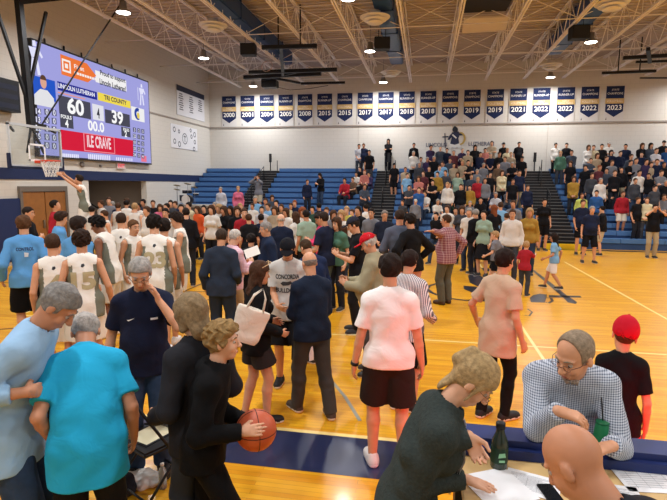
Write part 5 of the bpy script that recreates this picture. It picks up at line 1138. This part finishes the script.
player('dark-haired player in a white jersey with number 23 seen from behind', 154, 216, 7.5, '23', 28, ('curly', '1f1713'), hp=18, lean=10, hl=(-.2,.3,1.0))
player('tall player in white facing his team-mates at the edge of the huddle', 174, 213, 9.1, '3', 118, ('curly', '2c201a'), numback=False, hl=(-.1,.3,1.05), hr=(.12,.3,1.03), hp=14)
player('dark-haired player in white half hidden behind number 23', 164, 219, 7.8, '30', 20, ('thick', '251b16'))
player('brown-haired player in white looking right between two team-mates', 134, 220, 8.8, None, -110, ('short', '6b4a30'))
player('dark-haired player in a headband turned left in the huddle', 94, 217, 8.6, None, 95, ('curly', '1a1412'), sk=3, lean=12, hp=18)
put('man in a light blue shirt behind the curly-haired number 15', 79, 217, 7.9, face=-10, top=('tee', '5b97cc', None, dict(o=.024)), bot=('pants', '22242a'), hair=('thick', '2c201a'))
put('young man in a light blue shirt in front of the green ladder', 63, 212, 10.4, face=-40, hp=14, top=('tee', '5b97cc', None, dict(o=.024)), bot=('shorts', '16171c'), hair=('thick', '3a281e'))
put('man in a black polo with folded arms by the wooden door', 29, 207, 11.6, face=-75, fat=.3, top=('tee', '15171d', 'polo_shirt', dict(o=.02, collar=1)), bot=('pants', '2a2c33'), hair=('short', '2a1f1a'), pose='cross', lean=6)
put('man in a red jacket looking up beside the ladder', 54, 200, 13.6, face=-60, hp=-12, fat=.3, top=('jacket', '9c1f2c', None, dict(o=.03, collar=1)), bot=('pants', '1e1f25'), hair=('short', '231a16'))
player('player in a white jersey standing on the ladder and reaching for the net', 75, 172, None, None, 112, ('thick', '33261e'), numback=False, at=(lp.x+.02, lp.y-.08, .775), h=1.86, lean=10,
    wr=Vector((-9.78, 12.16, 2.72)), wl=Vector((-9.84, 11.98, 2.76)), dr=(0, 1, .6), dl=(0, 1, .6), er=(1, .2, -.2), el=(-1, .2, -.2), hp=-8)

# ================================================================== CROWDS
CN = dict(black='141418', navy='1a2138', white='d4cfc7', grey='73747a', red='9c222e', purple='372d4c', blue='2c558e', mustard='9c7a34', coral='b06c62', maroon='552c32', cream='c9be9c', slate='3f4652', green='4a6f5c', orange='d85c30', pink='c4647e', yellow='c9c060', brown='64503f', tan='a3927a', teal='468a96', sage='8fa592')
CNS = {'light blue': '78a5c8', 'dark grey': '3e4046', 'dark green': '2f4a3e', 'pale grey': 'b9bac0', 'lime': 'b5c060'}; CN.update(CNS)
HN = {'dark': '241b17', 'brown': '4e3626', 'blond': 'b89468', 'grey': 'a19b94', 'red': '8a4a2a', 'bald': 'a89a8c', 'black': '171313'}
ORD = ['first', 'second', 'third', 'fourth', 'fifth', 'sixth', 'seventh', 'eighth', 'ninth', 'tenth', 'eleventh', 'twelfth', 'thirteenth', 'fourteenth', 'fifteenth', 'sixteenth', 'seventeenth']
PEND = []
def crowd_person(px, py, zone, col, hc='dark', pose='stand', face=None, kind='tee', bot=None, loc=None, h=1.72, grp=None, long=False, capc=None, fem=0, fat=0, D=None, prt=None, sk=None, hs=1.0, garment=None, seated=False, base=0):
    rr = random.random; hairk = 'bald' if hc == 'bald' else ('long' if long else 'short')
    if face is None: face = 180+random.choice((-25, -10, 0, 12, 25))
    face = round(face/5)*5
    if kind == 'tee' and D is None and random.random() < .55: kind = 'long'
    bot = bot or ('pants', random.choice(('22252d', '2f3d54', '1b1b20', '3c4048')))
    garment = garment or {'tee': 'top', 'long': 'top', 'jacket': 'jacket', 'tank': 'jersey'}[kind]
    d = '%s %s' % (col, garment)
    extra = ('long %s hair' % ('dark' if hc in ('dark', 'black') else hc)) if long else ('bald head' if hc == 'bald' else '%s hair' % hc)
    if capc: extra = '%s cap' % capc
    PEND.append(dict(px=px, d=d, extra=extra, zone=zone, seated=seated, pose=pose, args=dict(loc=loc, h=h, face=face, pose=pose, top=(kind, CN[col], None, dict(o=.024)), bot=bot, hair=(hairk, HN[hc]) if not long else ('long', HN[hc], .05), sk=sk if sk is not None else random.choice((0, 0, 1, 2)), cap=(CN[capc],) if capc else None, group=grp, fem=fem, fat=fat, **({'hs': hs} if hs != 1 else {})), prt=prt))
def floor_p(px, py, zone, col, hc='dark', D=None, h=None, grp='people in the crowd on the court', **k):
    Dk = D; h = h or 1.66+.16*random.random(); yh = 181.6+.0065*px
    if D is None: D = min((2.42-h)*500/max(py-yh, 6), 18.6)
    p = atD(px, py, D); h = p.z; crowd_person(px, py, zone, col, hc, D=Dk, loc=(p.x, p.y, 0), h=max(min(h, 1.95), .9), grp=grp, **k)
def stand_p(px, py, col, hc='dark', seat=False, grp='spectators in the bleachers', **k):
    best = None
    for r in range(ROWS):
        Y = yfront(r)+(.36 if not seat else .2); p = onY(px, py, Y); base = deck(r) if not seat else (deck(r-1) if r else 0); hh = p.z-base; want = 1.72 if not seat else 1.36
        e = abs(hh-want)
        if best is None or e < best[0]: best = (e, r, p, base, hh)
    e, r, p, base, hh = best; hs_ = hh if not seat else hh/1.36*1.75
    if hs_ < 1.3 or hs_ > 2.1: hs_ = 1.72
    X = p.x
    nm = 'corner stand' if X < -8.8 else 'near-empty stand' if X < -1.9 else 'stand below emblem' if X < 5.1 else 'far right stand'
    row = 'top' if r == 11 else 'front' if r == 0 else '%s' % ORD[r]
    crowd_person(px, py, '%s row, %s' % (row, nm), col, hc, loc=(X, yfront(r)+(.36 if not seat else .17), base), h=hs_, grp=grp, seated=seat, pose=k.pop('pose', 'sit' if seat else random.choice(('stand', 'clasp', 'relax', 'pocket', 'cross'))), **k)

# floor crowd at the left: (head x, head top y, colour, hair, options)
Z1 = 'crowd left of the drum kit'
for t in [(91,206,'white','dark',dict(kind='tank',face=20)),(102,200,'white','brown',dict(kind='tank')),(109,197,'grey','brown',{}),(117,203,'white','brown',dict(kind='tank',face=0)),(126,200,'white','dark',dict(kind='tank',face=30,D=17.5)),(134,203,'white','blond',dict(kind='tank',face=10)),
          (144,199,'slate','dark',dict(fat=.3)),(153,200,'black','brown',{}),(160,204,'pink','brown',dict(long=True)),(168,203,'black','dark',{}),(171,200,'dark grey','dark',{}),(176,201,'navy','brown',{}),(181,204,'purple','dark',{}),(128,198,'black','brown',{}),
          (190,202,'cream','dark',dict(face=150)),(198,206,'orange','brown',dict(kind='jacket',garment='hoodie',long=True,face=165,h=1.66)),(211,223,'pink','brown',dict(h=1.15,hs=1.25)),(84,203,'white','brown',dict(kind='tank',face=40)),(113,201,'navy','grey',{}),(139,203,'white','dark',{}),(148,206,'white','brown',dict(kind='tank',face=160)),(186,208,'black','dark',dict(face=30)),(106,210,'white','brown',dict(kind='tank',face=140)),(166,208,'white','dark',{})]:
    floor_p(t[0], t[1], Z1, t[2], t[3], **t[4])
Z2 = 'crowd right of the orange hoodie'
for t in [(204,205,'black','dark',{}),(212,205,'white','brown',dict(long=True,fem=1)),(220,204,'white','blond',dict(fem=1,long=True)),(225,206,'black','brown',dict(fem=1,long=True)),(231,206,'black','dark',dict(fem=1,long=True)),(237,206,'black','brown',dict(fem=1,long=True)),(244,208,'red','brown',{}),(249,214,'black','brown',dict(face=30)),
          (253,203,'white','brown',{}),(255,191,'light blue','grey',dict(D=19.5,h=1.7)),(261,214,'navy','dark',dict(face=20)),(269,203,'light blue','brown',{}),(275,206,'tan','brown',dict(long=True)),(262,206,'pale grey','dark',{}),(287,208,'white','brown',dict(long=True)),(297,212,'white','brown',dict(face=60,fem=1,long=True)),(302,207,'white','red',dict(long=True)),(307,210,'sage','dark',dict(face=40)),
          (295,200,'navy','red',{}),(282,204,'brown','brown',{}),(291,203,'cream','brown',{}),(320,203,'black','black',dict(face=60)),(327,207,'white','brown',{}),(313,206,'dark green','dark',{}),(333,210,'grey','brown',dict(long=True)),(338,217,'green','brown',dict(long=True,fem=1)),(342,210,'white','blond',dict(long=True,fem=1)),(347,206,'yellow','blond',{}),(360,209,'white','brown',dict(long=True,fem=1,face=120)),(359,206,'black','dark',{}),(367,204,'white','dark',dict(face=60)),(345,226,'black','brown',dict(long=True,face=60,h=1.5)),(353,209,'tan','brown',{}),(372,208,'grey','dark',{}),
          (266,198,'grey','brown',{}),(277,200,'black','dark',{}),(240,203,'white','blond',{}),(216,202,'navy','grey',{})]:
    floor_p(t[0], t[1], Z2, t[2], t[3], **t[4])
Z3 = 'group beyond the floor emblem'
for t in [(470,208,'white','grey',dict(D=14.5,face=160)),(477,209,'black','grey',dict(D=14,kind='jacket',face=30,fat=.4)),(485,210,'sage','dark',dict(D=13.8,face=150,fem=1,bot=('skirt','141418'))),(495,205,'black','red',dict(D=16,long=True,fem=1,face=20)),(501,202,'light blue','brown',dict(D=17,face=0)),(513,209,'white','brown',dict(D=13.4,kind='long',face=165,fat=.3,pose='relax')),(514,200,'grey','brown',dict(D=17.5)),(530,208,'mustard','blond',dict(D=14.4,kind='jacket',fem=1,long=True,face=170)),
          (497,232,'grey','blond',dict(D=12.4,h=1.2,hs=1.25,kind='tee',face=60,bot=('shorts','101014'),pose='walk')),(526,242,'red','blond',dict(D=11.6,h=1.1,hs=1.25,face=-30,pose='reach')),(556,234,'light blue','dark',dict(D=12.6,h=1.25,hs=1.2,long=True,face=70,bot=('shorts','e6e0da'),pose='walk')),
          (437,212,'black','dark',dict(D=15.5,face=150,pose='walk',garment='outfit',kind='long')),(448,205,'white','brown',dict(D=16.5)),(456,207,'navy','dark',dict(D=16.8)),(462,206,'dark grey','brown',dict(D=15.8,long=True,fem=1)),(508,213,'dark grey','brown',dict(D=15,face=30)),(545,192,'black','dark',dict(D=20.1,bot=('shorts','101014'),h=1.75,fem=1))]:
    o_ = dict(t[4]); floor_p(t[0], t[1], Z3, t[2], t[3], **o_)
Z4 = 'group before the far right stand'
for t in [(583,198,'navy','brown',dict(D=19.6,fat=.8,bot=('shorts','101014'),pose='pocket',face=180)),(592,206,'navy','grey',dict(D=17.6,fat=.8,bot=('shorts','121216',dict(len=1.0)),face=178,pose='wide')),(604,206,'black','dark',dict(D=19.7,kind='jacket',capc='black',bot=('shorts','b5a688',dict(len=1.0)),face=70)),(655,204,'black','dark',dict(D=20.0,fat=.4,bot=('pants','a59678'),pose='camera',face=175))]:
    floor_p(t[0], t[1], Z4, t[2], t[3], **t[4])
# bleacher spectators
B = [ # x, y, colour, hair, options
 (359,144,'pale grey','dark',{}),(364,143.5,'navy','brown',dict(fat=.3)),(369.5,150,'black','dark',{}),(388.5,139,'black','dark',dict(long=True,pose='cross',fem=1)),(394.5,163,'black','dark',dict(bot=('shorts','141418'),capc='black')),
 (414,143,'black','dark',{}),(413.5,151,'white','grey',{}),(430.5,145,'purple','dark',{}),(440.5,146,'slate','grey',{}),(421,157,'grey','brown',{}),(427,157,'purple','grey',{}),(419.5,162,'dark grey','grey',{}),(429.5,166,'black','dark',{}),(405.5,167,'tan','brown',{}),(407,173,'light blue','dark',dict(fat=.3)),(419,176,'coral','brown',dict(long=True)),(438,171.5,'mustard','dark',{}),(439.5,165,'light blue','brown',{}),
 (409,185,'dark grey','dark',{}),(419,187,'blue','brown',{}),(403,200,'dark grey','brown',{}),(415.5,199,'grey','brown',dict(capc='white')),(437,198,'white','grey',dict(seat=True)),(448,182,'white','blond',dict(kind='jacket',garment='hoodie')),
 (345.5,177,'red','dark',dict(seat=True)),(356.5,171.5,'white','dark',dict(seat=True)),(354,176.5,'brown','brown',dict(seat=True)),(365,169,'coral','red',dict(seat=True)),(370,171.5,'purple','dark',dict(seat=True)),(364,183,'slate','brown',dict(seat=True)),(361,166,'black','dark',dict(seat=True)),
 (447,148,'navy','dark',{}),(462,148,'purple','grey',{}),(475,145,'black','dark',dict(long=True)),(485,148,'coral','dark',{}),(492,141,'tan','brown',{}),(504,142.5,'black','dark',dict(capc='black')),(507,148,'cream','blond',{}),(519,142,'black','dark',dict(fat=.3)),(522,156,'black','dark',dict(capc='black')),(491,153,'navy','grey',{}),(505.5,156.5,'grey','brown',{}),(512.5,162,'black','grey',{}),
 (519.5,170,'navy','dark',dict(bot=('pants','a89a78'),fat=.3)),(527.5,185,'navy','brown',{}),(502,170,'cream','brown',dict(long=True,fem=1)),(483.5,163,'grey','grey',{}),(477,169,'grey','grey',{}),(468,160,'black','dark',dict(fat=.5)),(463,160,'tan','blond',{}),(458,172,'sage','brown',dict(long=True)),(461,184,'black','brown',{}),(470,185,'mustard','dark',{}),(478,177,'red','blond',{}),(485,178,'grey','brown',{}),(471.5,174,'slate','brown',{}),
 (496.5,191,'pale grey','grey',dict(seat=True)),(443,161.5,'light blue','brown',{}),(450,158,'slate','brown',{}),(454,163,'tan','dark',{}),(434,156,'black','grey',{}),(446,170,'dark grey','brown',{}),(424,171,'maroon','brown',{}),(433,180,'black','black',{}),(426,190,'white','brown',dict(seat=True)),(455,193,'dark green','brown',dict(seat=True)),(470,200,'grey','grey',dict(seat=True)),(481,196,'black','dark',dict(seat=True)),(454,150,'maroon','grey',{}),(468,150,'tan','brown',{}),(480,152,'navy','dark',{}),(499,152,'black','brown',{}),(498,163,'brown','brown',{}),(490,172,'black','dark',{}),(513,179,'black','brown',{}),(508,187,'grey','brown',dict(seat=True)),(511,152,'tan','blond',{}),
 (555.6,143,'white','dark',dict(kind='jacket',garment='hoodie')),(567,143,'black','dark',{}),(561,151,'green','blond',{}),(572,150,'slate','dark',{}),(571,161,'black','brown',dict(long=True)),(574,176,'mustard','brown',dict(long=True,kind='long')),(588.5,145,'white','brown',dict(long=True,fem=1)),(594,145,'cream','brown',{}),(602,144,'black','dark',dict(fat=.4)),(609,142,'white','brown',dict(capc='white')),(597,153,'tan','brown',dict(long=True)),(611,150,'navy','dark',dict(long=True)),(626,144,'navy','dark',{}),(620,151,'navy','brown',dict(fat=.4)),(631,154,'slate','brown',{}),(642,143,'black','brown',dict(long=True)),(650.5,143,'slate','dark',dict(long=True)),(656,148,'pale grey','brown',{}),(642,152,'navy','dark',{}),(664,140.5,'black','dark',dict(capc='black')),(667,147,'blue','dark',{}),
 (586,165,'black','dark',{}),(599,165,'maroon','red',dict(fat=.3)),(612,160,'grey','brown',{}),(622,167,'black','dark',dict(bot=('pants','c2b698'))),(639,170,'white','dark',dict(kind='jacket',garment='hoodie')),(651,162,'tan','brown',{}),(649,173,'black','dark',{}),(661,170,'grey','brown',{}),(600.5,178,'white','grey',{}),(597,190,'blue','dark',dict(kind='jacket')),(582,193,'lime','brown',{}),(596,202,'white','black',dict(seat=True,long=True)),(623,191,'red','brown',dict(kind='jacket',bot=('shorts','d6d0c4'))),(637.5,197,'black','brown',{}),(647.5,197,'cream','brown',{}),(655,185,'dark grey','dark',{}),(607,168,'slate','dark',{}),(591,158,'slate','brown',{}),(606,156,'black','brown',{}),(615,170,'black','brown',{}),(630,160,'black','dark',{}),(636,158,'grey','brown',{}),(646,159,'purple','dark',{}),(657,159,'navy','brown',{}),(664,162,'black','brown',{}),(592,173,'dark grey','brown',{}),(666,180,'black','grey',{}),(635,178,'dark grey','brown',{}),(612,182,'tan','brown',dict(seat=True)),(644,184,'navy','dark',dict(seat=True)),(663,193,'grey','brown',dict(seat=True)),
 (307,179.5,'navy','brown',dict(face=215,kind='jacket')),(321,173,'black','dark',dict(face=150,long=True,pose='phone',kind='long')),(258.5,175,'grey','brown',dict(pose='camera',face=170,bot=('shorts','b0a48c'))),(238,186,'pink','blond',dict(fem=1)),(272,194,'slate','brown',dict(long=True,seat=True)),(221,187,'pale grey','grey',{}),
]
for t in B: stand_p(t[0], t[1], t[2], t[3], **t[4])
cntd = {}
for e in PEND: cntd.setdefault((e['d'], e['zone']), []).append(e)
for (d, zone), L in cntd.items():
    L.sort(key=lambda e: e['px'])
    for i, e in enumerate(L):
        st = 'seated person' if e['seated'] else 'person'
        same = [x for x in L if x['extra'] == e['extra'] and x['seated'] == e['seated']]
        o_ = '' if len(same) == 1 else '%s from left, ' % ORD[same.index(e)]
        if len(L) == 1: lb = '%s in %s %s, %s' % (st, 'an' if d[0] in 'aeiou' else 'a', d, zone)
        else: lb = '%s with %s, %s, %s%s' % (st, e['extra'], d, o_, zone)
        e['label'] = lb
for e in PEND:
    if random.random() < .45 and not e['args'].get('fem'): e['args']['fat'] = max(e['args'].get('fat', 0), .5)
    a = e['args']; q = {k_: a.pop(k_) for k_ in ('fem', 'fat', 'hs') if k_ in a and a[k_]}
    for k_ in ('fem', 'fat'): a.pop(k_, None)
    person(e['label'], **a, **q)
print('PEOPLE', NPEOPLE[0], 'MESHES', len(bpy.data.meshes))
